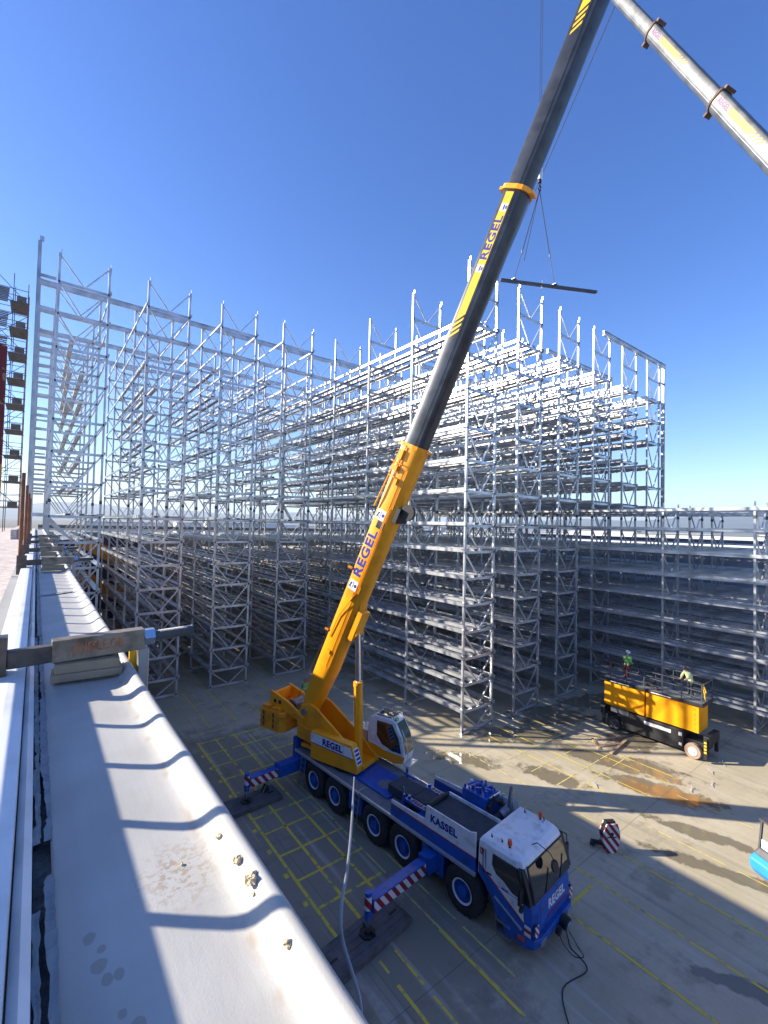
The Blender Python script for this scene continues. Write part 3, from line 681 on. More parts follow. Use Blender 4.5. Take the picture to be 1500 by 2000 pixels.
# ------------------------------------------------------------------ mobile cranes
def boom_ring(W, D, o, b, n):
    """cross-section: flat top, straight sides, rounded belly; b = left vector, n = topside vector"""
    P = [(-.36, .5), (.36, .5), (.46, .44), (.5, .34), (.5, -.08), (.45, -.26), (.33, -.40), (.17, -.48), (0, -.505), (-.17, -.48), (-.33, -.40), (-.45, -.26), (-.5, -.08), (-.5, .34), (-.46, .44)]
    return [o+b*(x*W)+n*(y*D) for x, y in P]
def crane(loc, psi, S_x, th_rel, phi, secs, label, boomA, detail=True):
    """loc: front axle centre; local x forward, y left. secs: list of (t0,t1,W,D,material)"""
    c = thing('mobile_crane', label, 'crane', loc, psi)
    AX = [-.45, -3.25, -4.90, -7.55, -9.20]
    # chassis -----------------------------------------------------------
    m = MB(); m.box(-11.1, 1.2, -.55, .55, .62, 1.44); m.box(-11.2, -10.1, -1.2, 1.2, .75, 1.46)
    m.build('chassis', 'blue', c, bevel=.02)
    m = MB()
    for x0, x1 in ((-11.1, -10.08), (-6.66, -5.80), (-2.38, -1.34)): MB().box(x0, x1, -1.28, 1.28, .62, 1.53).build('side_panel', 'blue', c, bevel=.02)
    m = MB(); m.box(-10.9, .1, -1.0, 1.0, 1.30, 1.53); m.build('underbody', 'black', c)
    # deck with pale edge
    m = MB(); m.box(-10.9, -3.9, -1.30, 1.30, 1.535, 1.60); m.build('deck', 'deck_grey', c)
    for s in (-1, 1):
        m = MB(); m.box(-10.9, .05, s*1.345-.045, s*1.345+.045, 1.52, 1.64); m.build('deck_edge', 'alu', c, bevel=.01)
    m = MB(); m.prism([(-7.3, -.75), (-4.75, -.75), (-4.75, .75), (-7.3, .75)], (0, 0, 1.601), (1, 0, 0), (0, 1, 0), (0, 0, .08)); o = m.build('turntable_base', 'blue', c, bevel=.02)
    m = MB(); m.tube((-5.55, -.1, 1.682), (-5.55, -.1, 1.686), .36, n=28); m.build('round_cover', 'deck_grey', o)
    m = MB(); m.tube((S_x, 0, 1.602), (S_x, 0, 1.75), .95, n=36); m.build('slew_ring', 'black', c, smooth=True)
    # wheels ------------------------------------------------------------
    WR = .78
    prof = [(.37, -.20), (.41, -.215), (.52, -.225), (.67, -.215), (.745, -.19), (.772, -.14), (.78, 0), (.772, .14), (.745, .19), (.67, .215), (.52, .225), (.41, .215), (.37, .20)]
    def wheel(x, s):
        y = s*1.16
        m = MB(); m.lathe(prof, (x, y, WR), (0, 1, 0), 40)
        for k in range(40):
            a = 2*math.pi*(k+.5)/40
            m.obox((x+math.cos(a)*.778, y+.075*(1 if k % 2 else -1), WR+math.sin(a)*.778), Vector((-math.sin(a), 0, math.cos(a)))*.032, (0, .095, 0), Vector((math.cos(a), 0, math.sin(a)))*.012)
        wl = m.build('wheel', 'rubber', c, smooth=True)
        m = MB(); m.lathe([(.375, .205), (.405, .232), (.385, .237), (.345, .205)], (x, y, WR), (0, s, 0), 32); m.build('rim', 'white', wl, smooth=True)
        m = MB(); m.lathe([(.365, .21), (.33, .12), (.26, .09), (.21, .10), (.18, .16), (.17, .24), (.05, .25), (0, .25)], (x, y, WR), (0, s, 0), 28)
        for k in range(10): a = 2*math.pi*k/10; m.tube((x+math.cos(a)*.235, y+s*.08, WR+math.sin(a)*.235), (x+math.cos(a)*.235, y+s*.14, WR+math.sin(a)*.235), .02, n=6)
        m.build('hub', 'blue', wl, smooth=True)
        return wl
    for x in AX:
        for s in (-1, 1): wheel(x, s)
    # mudguard arches (dark voids behind the wheels are the underbody itself)
    # outriggers ---------------------------------------------------------
    def outrigger(x, s, ext, zb, q=.5):
        y0, y1 = s*1.15, s*(1.3+ext*q); y2 = s*(1.3+ext)
        m = MB(); m.box(x-.24, x+.24, min(y0, y1), max(y0, y1), zb-.30, zb+.26); o = m.build('outrigger', 'blue', c, bevel=.02)
        m = MB(); m.box(x-.18, x+.18, min(y1, y2), max(y1, y2), zb-.24, zb+.19); m.box(x-.19, x+.19, y1-.06, y1+.06, zb+.2, zb+.34); m.build('beam', 'blue', o, bevel=.015)
        m = MB()
        for sx in (1, -1): m.box(x+sx*.181, x+sx*.186, min(y1+s*.06, y2), max(y1+s*.06, y2), zb-.21, zb+.15)
        m.build('warning_plate', 'warn_x', o)
        m = MB(); m.tube((x, y2+s*.10, zb-.38), (x, y2+s*.10, zb+.42), .115, n=16); m.build('jack', 'blue', o, smooth=True)
        m = MB(); m.tube((x, y2+s*.10, zb-.10), (x, y2+s*.10, zb+.30), .119, n=16); m.build('jack_plate', 'warn_x', o, smooth=True)
        m = MB(); m.tube((x, y2+s*.10, .27), (x, y2+s*.10, zb-.36), .07, n=14); m.build('ram', 'chrome', o, smooth=True)
        m = MB(); m.prism([(-.24, -.1), (-.1, -.24), (.1, -.24), (.24, -.1), (.24, .1), (.1, .24), (-.1, .24), (-.24, .1)], (x, y2+s*.10, .212), (1, 0, 0), (0, 1, 0), (0, 0, .06)); m.tube((x, y2+s*.1, .27), (x, y2+s*.1, .34), .11, n=12); m.box(x-.3, x+.3, y2+s*.02, y2+s*.06, .272, .33); m.build('foot', 'black', o)
    if detail:
        outrigger(-1.85, -1, 2.95, 1.08, .16); outrigger(-10.60, -1, 2.70, 1.08, .46); outrigger(-1.85, 1, .35, 1.08); outrigger(-10.60, 1, .9, 1.08)
    # rear frame block
    m = MB(); m.box(-11.3, -10.95, -1.25, 1.25, 1.0, 2.05); m.build('rear_crossmember', 'blue', c, bevel=.03)
    m = MB(); m.box(-11.35, -11.0, -.95, 1.25, 2.051, 2.35); m.build('spare_box', 'black', c, bevel=.02)
    # ladders
    def ladder(x, y, z1, z0=.25):
        m = MB()
        for dx in (-.17, .17): m.beam((x+dx, y, z1), (x+dx, y-.16, z0), .05, .03, (0, 1, 0))
        for k in range(6): z = z0+.1+k*(z1-z0-.15)/5; yy = y-.16*(z1-z)/(z1-z0); m.beam((x-.17, yy, z), (x+.17, yy, z), .03, .03)
        return m.build('ladder', 'steel', c)
    ladder(-10.0, -1.42, 1.6); ladder(-5.95, -1.42, 1.66)
    m = MB(); m.path([(-5.78, -1.43, 1.62), (-5.78, -1.43, 1.80), (-5.76, -1.2, 1.84), (-5.76, -1.0, 1.78)], .02); m.build('grab_handle', 'steel', c)
    # engine deck and side walls ----------------------------------------
    def sidewall(s):
        m = MB(); y0 = s*1.28; m.prism([(-4.0, 1.645), (.04, 1.645), (.04, 2.07), (-3.97, 2.05)], (0, y0, 0), (1, 0, 0), (0, 0, 1), (0, s*.05, 0)); o = m.build('side_wall', 'blue', c, bevel=.01)
        m = MB(); m.prism([(-3.97, 2.082), (.04, 2.102), (.04, 2.93), (-.2, 2.84), (-2.12, 2.84), (-2.2, 2.30), (-3.95, 2.22)], (0, y0, 0), (1, 0, 0), (0, 0, 1), (0, s*.05, 0)); m.build('white_wall', 'white', o, bevel=.012)
        m = MB(); m.beam((-3.97, y0+s*.035, 2.066), (.04, y0+s*.035, 2.086), .045, .03); m.build('red_stripe', 'red', o)
        if s < 0: letters('KASSEL', .35, (-1.33, y0-.0552, 2.47), (1, 0, 0), (0, 0, 1), 'lettering', o, bold=.045)
    sidewall(-1); sidewall(1)
    m = MB(T((1.05, 0, .06))); m.box(-3.35, -1.05, -1.27, .18, 2.35, 2.50); m.box(-3.35, -3.2, -1.2, .18, 1.545, 2.35); o = m.build('engine_hood', 'anti_slip', c, bevel=.02)
    m = MB(T((1.05, 0, .06))); m.box(-3.34, -1.06, .19, .24, 2.30, 2.60); m.build('hood_rim', 'white', o)
    m = MB(T((1.05, 0, .06))); m.tube((-3.32, -1.1, 2.58), (-3.32, .05, 2.58), .09, n=14); m.build('rolled_cover', 'black', o, smooth=True)
    m = MB(T((1.05, 0, .06))); m.box(-4.7, -3.4, -.42, .42, 1.55, 2.05); m.box(-6.1, -4.72, -.46, .46, 1.63, 2.0); m.box(-5.35, -4.75, -.45, .45, 2.001, 2.03); m.build('boom_rest', 'anti_slip', c, bevel=.02)
    for s in (-1, 1):
        m = MB(T((1.05, 0, .06))); m.box(-4.85, -3.3, s*.62-.12, s*.62+.12, 1.95, 2.05); m.tube((-4.7, s*.62, 2.05), (-4.7, s*.62, 2.16), .07, n=10)
        m.build('grating', 'blue', c)
        m = MB(T((1.05, 0, .06)))
        for q in range(8): m.box(-4.55+q*.15, -4.45+q*.15, s*.62-.08, s*.62+.08, 2.052, 2.056)
        m.build('grating_slot', 'black', c)
    m = MB(T((1.05, 0, .06))); m.box(-5.1, -4.2, -1.1, -.8, 1.505, 1.60); m.box(-4.1, -3.5, -1.15, -.75, 1.505, 1.85); m.build('storage_box', 'plank_brown', c, bevel=.02)
    m = MB(T((1.05, 0, .06))); m.box(-4.0, -3.45, -1.2, -.5, 1.86, 1.90); m.build('box_lid', 'blue', c)
    m = MB(T((1.05, 0, .06))); m.tube((-6.15, .75, 1.62), (-6.15, .75, 2.2), .06, n=8); m.box(-6.2, -5.6, .62, .68, 1.95, 2.03); m.build('hook_post', 'blue', c)
    m = MB(T((1.05, 0, .06))); m.tube((-5.05, -.55, 1.62), (-5.05, -.55, 2.05), .11, .06, n=8); m.build('pin_post', 'blue', c)
    m = MB(T((1.05, 0, .06))); m.path([(-5.05, -.55, 2.05), (-5.05, -.55, 2.3), (-5.12, -.55, 2.33)], .012); m.build('hook_rod', 'alu', c)
    # tank, exhaust and piping on the far side
    m = MB(T((1.05, 0, .06))); m.box(-2.85, -1.75, .35, 1.2, 1.55, 2.95); tank = m.build('oil_tank', 'blue', c, bevel=.03)
    rr = random.Random(2)
    m = MB(T((1.05, 0, .06)))
    for k in range(22): x, y = rr.uniform(-2.8, -1.85), rr.uniform(.42, 1.15); m.tube((x, y, 2.94), (x, y, 3.02+rr.random()*.16), .025+rr.random()*.05, n=8)
    m.path([(-2.7, .5, 3.05), (-2.4, .8, 3.2), (-2.0, .7, 3.1), (-1.9, 1.0, 2.98)], .03); m.build('valve_block', 'blue', tank)
    m = MB(T((1.05, 0, .06))); m.path([(-1.66, .35, 2.0), (-1.66, .40, 2.75), (-1.58, .62, 2.95), (-1.45, .85, 2.85), (-1.42, .9, 2.4)], .11, 12); m.build('intake_pipe', 'black', c, smooth=True)
    m = MB(T((1.05, 0, .06))); m.tube((-1.35, .72, 2.45), (-1.25, .98, 2.62), .20, n=18); m.tube((-1.15, 1.02, 2.3), (-1.15, 1.02, 3.1), .085, n=14); m.tube((-1.15, 1.02, 3.1), (-1.15, 1.08, 3.42), .075, .06, n=14); m.build('exhaust', 'engine_metal', c, smooth=True)
    m = MB(T((1.05, 0, .06)))
    for p, q in (((-1.6, 1.22, 2.9), (-.95, 1.22, 2.9)), ((-1.6, 1.22, 2.3), (-1.6, 1.22, 2.9)), ((-.95, 1.22, 2.3), (-.95, 1.22, 2.9)), ((-1.7, .5, 2.95), (-1.7, 1.2, 2.95))): m.beam(p, q, .035, .035)
    m.build('guard_rail', 'alu', c)
    m = MB(T((1.05, 0, .06))); m.box(-1.72, -.98, .25, 1.25, 1.55, 2.3); m.build('engine_block', 'engine_metal', c, bevel=.04)
    m = MB(T((1.05, 0, .06))); m.box(-1.04, -.92, -.25, .9, 1.55, 2.45); m.build('cab_backing', 'blue', c, bevel=.02)
    # driver's cab ---------------------------------------------------------
    CX0 = .14
    def ring(z, xf, xr, w, ch):
        return [(xr, -w, z), (xf-ch*1.6, -w, z), (xf-ch*.5, -w+ch*.55, z), (xf, -w+ch*1.7, z), (xf, w-ch*1.7, z), (xf-ch*.5, w-ch*.55, z), (xf-ch*1.6, w, z), (xr, w, z)]
    m = MB(); m.loft([ring(.75, 2.06, .85, 1.32, .20), ring(1.10, 2.10, .70, 1.33, .20), ring(1.45, 2.10, .45, 1.33, .20), ring(1.50, 2.09, .40, 1.33, .20), ring(1.70, 2.05, CX0+.02, 1.33, .20)]); cab_low = m.build('cab_lower', 'blue', c, bevel=.02)
    m = MB(); m.loft([ring(1.702, 2.05, CX0, 1.33, .20), ring(2.0, 1.98, CX0, 1.33, .18), ring(2.62, 1.78, CX0, 1.30, .16), ring(2.76, 1.70, CX0+.01, 1.28, .16), ring(2.86, 1.54, CX0+.06, 1.18, .16)]); cab = m.build('cab', 'white', c, bevel=.02)
    # roof bulge
    m = MB(); m.loft([[(x, y, 2.861) for x, y in ((.30, -.6), (1.25, -.6), (1.38, -.4), (1.38, .95), (.30, .95))], [(x, y, 2.90) for x, y in ((.42, -.5), (1.15, -.5), (1.25, -.35), (1.25, .85), (.42, .85))]]); m.build('roof_panel', 'white', cab, bevel=.01)
    for s in (-1, 1):
        y = s*1.3315
        m = MB(); m.prism([(.17, 1.715), (.82, 1.715), (.17, 2.06)], (0, y, 0), (1, 0, 0), (0, 0, 1), (0, s*.006, 0)); m.build('door_paint', 'blue', cab)
        m = MB(); m.prism([(.86, 1.695), (1.80, 1.16), (1.77, 1.695)], (0, y, 0), (1, 0, 0), (0, 0, 1), (0, s*.006, 0)); m.build('door_skirt', 'white', cab)
        m = MB(); m.beam((.16, y+s*.009, 2.075), (1.80, y+s*.009, 1.15), .014, .035); m.build('red_stripe', 'red', cab)
        m = MB(); m.prism([(.70, 2.60), (1.56, 2.60), (1.66, 2.20), (1.74, 1.78), (1.40, 1.80), (1.10, 1.98), (.82, 2.06), (.68, 2.28)], (0, s*1.285, 0), (1, 0, 0), (0, 0, 1), (0, s*.060, 0)); m.build('side_window', 'glass', cab)
        m = MB(); m.box(.42, .432, s*1.315, s*1.3335, 1.98, 2.60); m.build('door_seam', 'black', cab)
        MB().box(.50, .66, s*1.332, s*1.350, 1.90, 1.94).build('door_handle', 'black', cab)
        MB().path([(.36, s*1.335, 1.85), (.36, s*1.375, 1.95), (.36, s*1.375, 2.45), (.36, s*1.33, 2.55)], .014).build('grab_rail', 'black', cab)
    # windscreen with black surround
    def front(z): return 1.98-.20*(z-2.0)/.62 if z > 2.0 else 2.05-.07*(z-1.7)/.3
    def screen(z0, z1, w0, w1, off, name, mt):
        m = MB(); zs = [z0, 2.0, z1]; a = []
        for z in zs: w_ = w0+(w1-w0)*(z-z0)/(z1-z0); a += [(front(z)+off, -w_, z), (front(z)+off, w_, z)]
        b = [(x-.02-off, y, z) for x, y, z in a]; n = 6
        m.add(a+b, [(0, 1, 3, 2), (2, 3, 5, 4), (0, 6, 7, 1), (4, 5, 11, 10), (0, 2, 8, 6), (2, 4, 10, 8), (1, 7, 9, 3), (3, 9, 11, 5)]); return m.build(name, mt, cab)
    for s in (-1, 1): MB().prism([(1.80, 1.715), (2.02, 1.715), (1.93, 2.05), (1.72, 2.62), (1.60, 2.62), (1.70, 2.05)], (0, s*1.10, 0), (1, 0, 0), (0, 0, 1), (0, s*.236, 0)).build('corner_pillar', 'black', cab)
    screen(1.715, 2.66, 1.16, 1.13, .010, 'screen_surround', 'black'); screen(1.76, 2.62, 1.11, 1.08, .018, 'windscreen', 'glass')
    m = MB()
    for s in (-.5, .45): m.beam((front(1.74)+.035, s, 1.74), (front(2.25)+.04, s+.42, 2.25), .02, .02)
    m.build('wiper', 'black', cab)
    # front apron
    m = MB(); m.loft([[(2.095, -.98, 1.05), (2.095, .98, 1.05), (2.06, .98, 1.68), (2.06, -.98, 1.68)], [(2.14, -.90, 1.06), (2.14, .90, 1.06), (2.10, .90, 1.67), (2.10, -.90, 1.67)]]); ap = m.build('front_apron', 'blue', c, bevel=.012)
    letters('REGEL', .36, (2.128, 0.10, 1.40), (0, 1, 0), (-.06, 0, 1), 'white', ap, bold=.035)
    m = MB(); m.box(2.142, 2.150, -.55, .75, 1.09, 1.13); m.build('trim_line', 'red', ap)
    m = MB(); m.loft([ring(.42, 2.14, 1.15, 1.31, .20), ring(.60, 2.20, 1.10, 1.33, .20), ring(.748, 2.19, 1.10, 1.33, .20)]); bp = m.build('bumper', 'blue', c, bevel=.02)
    for s in (-1, 1):
        m = MB(); m.obox((2.12, s*1.12, .98), (.012, 0, 0), (0, .10, 0), (0, 0, .16)); m.obox((1.93, s*1.336, .98), (.10, 0, 0), (0, .006, 0), (0, 0, .16)); m.build('warning_plate', 'warn_front', bp)
        m = MB(); m.box(1.62, 1.84, s*1.331, s*1.352, .62, .73); m.build('indicator', 'orange_glass', bp)
        m = MB(); m.box(2.195, 2.215, s*.85-.16, s*.85+.16, .50, .66); m.build('headlight', 'chrome', bp)
        m = MB(); m.box(.85, 1.35, s*1.02, s*1.36, .30, .36); m.box(.85, 1.35, s*1.0, s*1.34, .66, .71); m.box(.80, .84, s*1.0, s*1.30, .30, 1.1); m.build('step', 'steel', bp)
        m = MB(); m.beam((.78, s*1.340, 1.34), (1.74, s*1.340, .92), .03, .06); m.build('sill_trim', 'alu', cab_low)
        m = MB(); m.path([(1.62, s*1.30, 2.66), (1.78, s*1.50, 2.52), (1.80, s*1.52, 2.2)], .018); m.obox((1.78, s*1.50, 2.0), (.04, 0, 0), (0, .10, 0), (0, 0, .22)); m.tube((1.76, s*1.46, 1.62), (1.82, s*1.46, 1.62), .10, n=16); m.build('mirror', 'black', cab)
        x, y = (1.10, -1.0) if s < 0 else (1.05, 1.05)
        m = MB(); m.tube((x, y, 2.85), (x, y, 2.95), .04, n=10); o = m.build('beacon', 'black', cab); MB().tube((x, y, 2.95), (x, y, 3.10), .075, .06, n=14).build('lens', 'orange_glass', o, smooth=True)
    m = MB(); m.path([(1.50, -.35, 2.86), (1.66, -.3, 2.98), (2.0, -.15, 2.78), (2.16, -.10, 2.56)], .014); m.tube((2.12, -.10, 2.42), (2.18, -.10, 2.44), .17, n=18); m.build('kerb_mirror', 'black', cab)
    m = MB(); m.path([(1.2, .95, 2.86), (1.22, .97, 3.05), (1.26, .95, 2.95)], .015)
    for x, y in ((.45, -1.0), (.8, -.95), (.5, 1.0)): m.tube((x, y, 2.86), (x-.03, y, 2.97), .035, .005, n=8)
    m.build('roof_fitting', 'black', cab)
    m = MB(); m.box(.22, .34, -1.336, -1.330, 2.38, 2.58); m.build('sticker', 'red', cab)
    letters('L', .14, (.28, -1.3365, 2.48), (1, 0, 0), (0, 0, 1), 'white', cab, bold=.02)
    letters('REGEL', .085, (1.16, -1.3345, 1.74), (1, 0, 0), (0, 0, 1), 'lettering', cab, bold=.03)
    # cable reel on the bumper
    m = MB(); m.tube((2.2, .32, .60), (2.42, .32, .55), .20, n=20); m.tube((2.22, -.05, .52), (2.34, -.05, .5), .13, n=14); rl = m.build('cable_reel', 'black', c, smooth=True)
    MB().tube((2.425, .32, .55), (2.45, .32, .545), .13, n=16).build('reel_plate', 'chrome', rl, smooth=True)
    # ---------------------------------------------------------------- upper structure
    U = T((S_x, 0, 0)) @ RZ(th_rel)
    ups = MB(U)
    for s in (-1, 1): ups.prism([(-3.1, 2.25), (1.05, 1.78), (1.10, 2.0), (.65, 2.25), (.2, 2.7), (-1.9, 3.95), (-2.3, 4.05), (-2.85, 3.9), (-3.1, 3.4)], (0, s*.50, 0), (1, 0, 0), (0, 0, 1), (0, s*.12, 0))
    ups.box(-2.9, 1.0, -.499, .499, 1.76, 1.95); ups.prism([(-3.1, 2.3), (-1.6, 2.1), (-1.6, 2.35), (-3.1, 2.9)], (0, -.499, 0), (1, 0, 0), (0, 0, 1), (0, .998, 0))
    up = ups.build('upper_frame', 'yellow', c, bevel=.03)
    m = MB(U); m.tube((-2.6, -.75, 3.6), (-2.6, .75, 3.6), .16, n=20); m.build('boom_pin', 'steel', up, smooth=True)
    # right-hand body with the REGEL panel
    m = MB(U); m.prism([(-1.80, 1.72), (1.00, 1.78), (1.02, 2.05), (.66, 2.98), (-1.80, 3.02)], (0, -1.02, 0), (1, 0, 0), (0, 0, 1), (0, .42, 0)); bd = m.build('side_body', 'yellow', c, bevel=.04)
    m = MB(U); m.prism([(-1.78, 2.52), (.78, 2.42), (.62, 2.86), (-1.78, 2.96)], (0, -1.021, 0), (1, 0, 0), (0, 0, 1), (0, -.008, 0)); m.build('name_panel', 'white', bd)
    m = MB(U); m.beam((-1.78, -1.03, 2.50), (.79, -1.03, 2.40), .014, .035); m.build('panel_stripe', 'lettering', bd)
    me = text_mesh('REGEL', .40, .05); me.materials.clear(); me.materials.append(MATS['lettering'])
    me.transform(U @ Matrix(((1, 0, 0, -.45), (0, 0, -1, -1.031), (-.035, 1, 0, 2.665), (0, 0, 0, 1)))); place('lettering', me, bd)
    m = MB(U); m.obox((.865, -.80, 2.48), (0, .17, 0), Vector((-.36, 0, .93))*.36, Vector((.93, 0, .36))*.012); gr = m.build('grille', 'white', bd)
    m = MB(U)
    for q in range(4): m.obox(Vector((.865, -.80, 2.48))+Vector((-.36, 0, .93))*(-.26+q*.17)+Vector((.93, 0, .36))*.014, (0, .14, 0), Vector((-.36, 0, .93))*.05, Vector((.93, 0, .36))*.006)
    m.build('slot', 'lettering', gr)
    # counterweight stack
    cw = MB(U); cw.prism([(-5.40, -1.02), (-4.0, -1.02), (-3.75, -.75), (-3.75, .9), (-4.0, 1.25), (-5.4, 1.25)], (0, 0, 2.30), (1, 0, 0), (0, 1, 0), (0, 0, .42)); cwo = cw.build('counterweight', 'counterweight', c, bevel=.04)
    for k, z in enumerate((2.73, 3.02)):
        m = MB(U); m.prism([(-5.38, -1.0), (-4.0, -1.0), (-3.77, -.75), (-3.77, .9), (-4.0, 1.22), (-5.38, 1.22)], (0, 0, z), (1, 0, 0), (0, 1, 0), (0, 0, .275)); m.build('slab', 'counterweight', cwo, bevel=.03)
    m = MB(U); m.box(-5.3, -4.75, -.95, -.35, 3.30, 3.48); m.box(-4.6, -4.1, -.95, -.35, 3.30, 3.48); m.box(-5.3, -4.2, .4, 1.1, 3.30, 3.5); m.build('lug_block', 'counterweight', cwo, bevel=.03)
    m = MB(U)
    for a in (-5.1, -4.4):
        for q in range(3): m.prism([(-.06, -.11), (.06, -.11), (.06, .11), (-.06, .11)], (a, -1.035, 2.55+q*.27), (1, 0, 0), (0, 0, 1), (0, .012, 0))
    m.build('chain', 'rust', cwo)
    m = MB(U); m.prism([(-5.0, 3.52), (-4.2, 3.42), (-2.7, 3.0), (-2.6, 3.35), (-3.7, 3.85), (-4.95, 4.20)], (0, -.72, 0), (1, 0, 0), (0, 0, 1), (0, .14, 0)); m.prism([(-5.0, 3.52), (-4.2, 3.42), (-2.7, 3.0), (-2.6, 3.35), (-3.7, 3.85), (-4.95, 4.20)], (0, .58, 0), (1, 0, 0), (0, 0, 1), (0, .14, 0)); m.box(-4.9, -4.75, -.58, .58, 3.55, 4.1); m.build('rear_arm', 'yellow', c, bevel=.03)
    m = MB(U)
    for a in (-4.6, -4.25): m.tube((a, -.725, 3.72), (a, -.735, 3.72), .10, n=16)
    m.build('pin_hole', 'black', c)
    m = MB(U); m.tube((-3.6, -.5, 3.55), (-3.6, .5, 3.55), .36, n=24); m.build('winch', 'engine_metal', c, smooth=True)
    m = MB(U); m.path([(-2.5, -.68, 3.2), (-2.9, -.85, 3.5), (-3.2, -.8, 3.4), (-3.3, -.7, 3.2)], .03); m.path([(-2.9, -.80, 3.1), (-2.2, -.85, 2.9), (-1.2, -.7, 3.05), (-.9, -.66, 2.6)], .025); m.build('hydraulic_hose', 'counterweight', c, smooth=True)
    # operator's cab on the far side
    def cring(b): return [Vector(p)-Vector((.0, 0, 0)) for p in ((.40, b, 2.05), (1.95, b, 1.90), (2.42, b, 2.02), (2.50, b, 2.35), (2.32, b, 3.15), (1.95, b, 3.78), (1.75, b, 3.86), (.75, b, 3.86), (.55, b, 3.75), (.40, b, 3.3))]
    m = MB(U); m.loft([cring(.62), cring(1.50)]); oc = m.build('operator_cab', 'white', c, bevel=.04, fix=True)
    m = MB(U); m.prism([(.42, 2.06), (1.95, 1.905), (2.43, 2.03), (2.5, 2.34), (1.4, 2.36), (.85, 2.5), (.42, 2.52)], (0, .612, 0), (1, 0, 0), (0, 0, 1), (0, -.004, 0)); m.build('lower_panel', 'yellow', oc)
    m = MB(U); m.prism([(.95, 3.66), (1.80, 3.66), (2.16, 3.1), (2.32, 2.45), (1.85, 2.44), (1.25, 2.62), (.95, 2.95)], (0, .610, 0), (1, 0, 0), (0, 0, 1), (0, -.012, 0)); m.build('side_window', 'glass', oc)
    m = MB(U); a = Vector((2.505, 0, 2.40)); b = Vector((2.335, 0, 3.12)); e = Vector((1.985, 0, 3.72))
    m.add([a+Vector((0, .72, 0)), a+Vector((0, 1.42, 0)), b+Vector((0, 1.42, 0)), b+Vector((0, .72, 0)), e+Vector((0, 1.42, 0)), e+Vector((0, .72, 0))], [(0, 1, 2, 3), (3, 2, 4, 5)]); m.v = [tuple(Vector(v)+(U.to_3x3() @ Vector((.012, 0, .004)))) for v in m.v]; m.build('windscreen', 'glass_green', oc)
    m = MB(U); m.box(.85, 1.65, .75, 1.4, 3.862, 3.90); m.build('roof_window', 'glass', oc)
    m = MB(U)
    for p, q in (((.7, .66, 3.97), (1.85, .66, 3.97)), ((.7, 1.45, 3.97), (1.85, 1.45, 3.97)), ((1.85, .66, 3.97), (1.85, 1.45, 3.97)), ((.7, .66, 3.86), (.7, .66, 3.97)), ((1.85, .66, 3.86), (1.85, .66, 3.97)), ((1.85, 1.45, 3.8), (1.85, 1.45, 3.97)), ((.7, 1.45, 3.86), (.7, 1.45, 3.97))): m.beam(p, q, .03, .03)
    m.path([(2.3, .68, 3.5), (2.52, .68, 3.1), (2.66, .68, 2.5), (2.6, .68, 2.1)], .018); m.build('cab_rail', 'alu', oc)
    m = MB(U); m.box(1.88, 1.98, .72, .92, 3.80, 3.92); m.build('green_lamp', 'green_glass', oc)
    m = MB(U); m.box(2.45, 2.75, .65, 1.45, 1.92, 1.96); m.build('step', 'alu', oc)
    m = MB(U)
    for p, q in (((-.6, .75, 3.1), (-.6, .75, 4.1)), ((-.6, 1.3, 3.1), (-.6, 1.3, 4.1)), ((.2, .75, 3.1), (.2, .75, 4.1)), ((-.6, .75, 4.1), (.2, .75, 4.1)), ((-.6, 1.3, 4.1), (-.6, .75, 4.1)), ((-.6, .75, 3.6), (.2, .75, 3.6))): m.beam(p, q, .03, .03)
    m.box(-.9, .35, .64, 1.4, 2.0, 3.0); m.build('platform_rail', 'alu', c)
    # boom -----------------------------------------------------------------
    f, n_ = Vector((math.cos(phi), 0, math.sin(phi))), Vector((-math.sin(phi), 0, math.cos(phi))); b_ = Vector((0, 1, 0)); P0 = Vector((-2.6, 0, 3.6))
    BM = U
    def Bp(t, b, n): return P0+f*t+b_*b+n_*n
    for k, (t0, t1, W, D, mt) in enumerate(secs):
        m = MB(BM)
        if k == 0:
            r = [boom_ring(W*.92, D*.62, Bp(-.35, 0, .05), b_, n_), boom_ring(W, D*.80, Bp(.6, 0, .05), b_, n_), boom_ring(W, D, Bp(2.6, 0, 0), b_, n_), boom_ring(W, D, Bp(t1, 0, 0), b_, n_)]
        else: r = [boom_ring(W, D, Bp(t0-.6, 0, 0), b_, n_), boom_ring(W, D, Bp(t1, 0, 0), b_, n_)]
        m.loft(r); o = m.build('boom_section', mt, c, smooth=True, fix=True)
        for sd in (-1, 1):      # longitudinal weld seams of the folded plates
            m = MB(BM); q0 = Bp(max(t0, 2.7), sd*(W*.5+.001), -D*.08); q1 = Bp(t1-.2, sd*(W*.5+.001), -D*.08); m.beam(q0, q1, .016, .022, n_); m.build('weld_seam', mt, o)
            m = MB(BM); q0 = Bp(max(t0, 2.7), sd*(W*.465), -D*.235); q1 = Bp(t1-.2, sd*(W*.465), -D*.235); m.beam(q0, q1, .014, .020, n_); m.build('weld_seam', mt, o)
        # collar at the outer end
        cw_ = .16 if boomA or k == 0 else .09; m = MB(BM); rings = [boom_ring(W+cw_, D+cw_, Bp(t1-cw_, 0, 0), b_, n_), boom_ring(W+cw_, D+cw_, Bp(t1+.02, 0, 0), b_, n_)]
        m.loft(rings); m.obox(Bp(t1-.1, 0, D*.5+.12), f*.06, b_*(W*.45), n_*.06); m.obox(Bp(t1-.07, 0, -D*.5-.12), f*.05, b_*.18, n_*.08); m.build('collar', 'yellow' if k == 0 or boomA else 'collar_brown', o, fix=True)
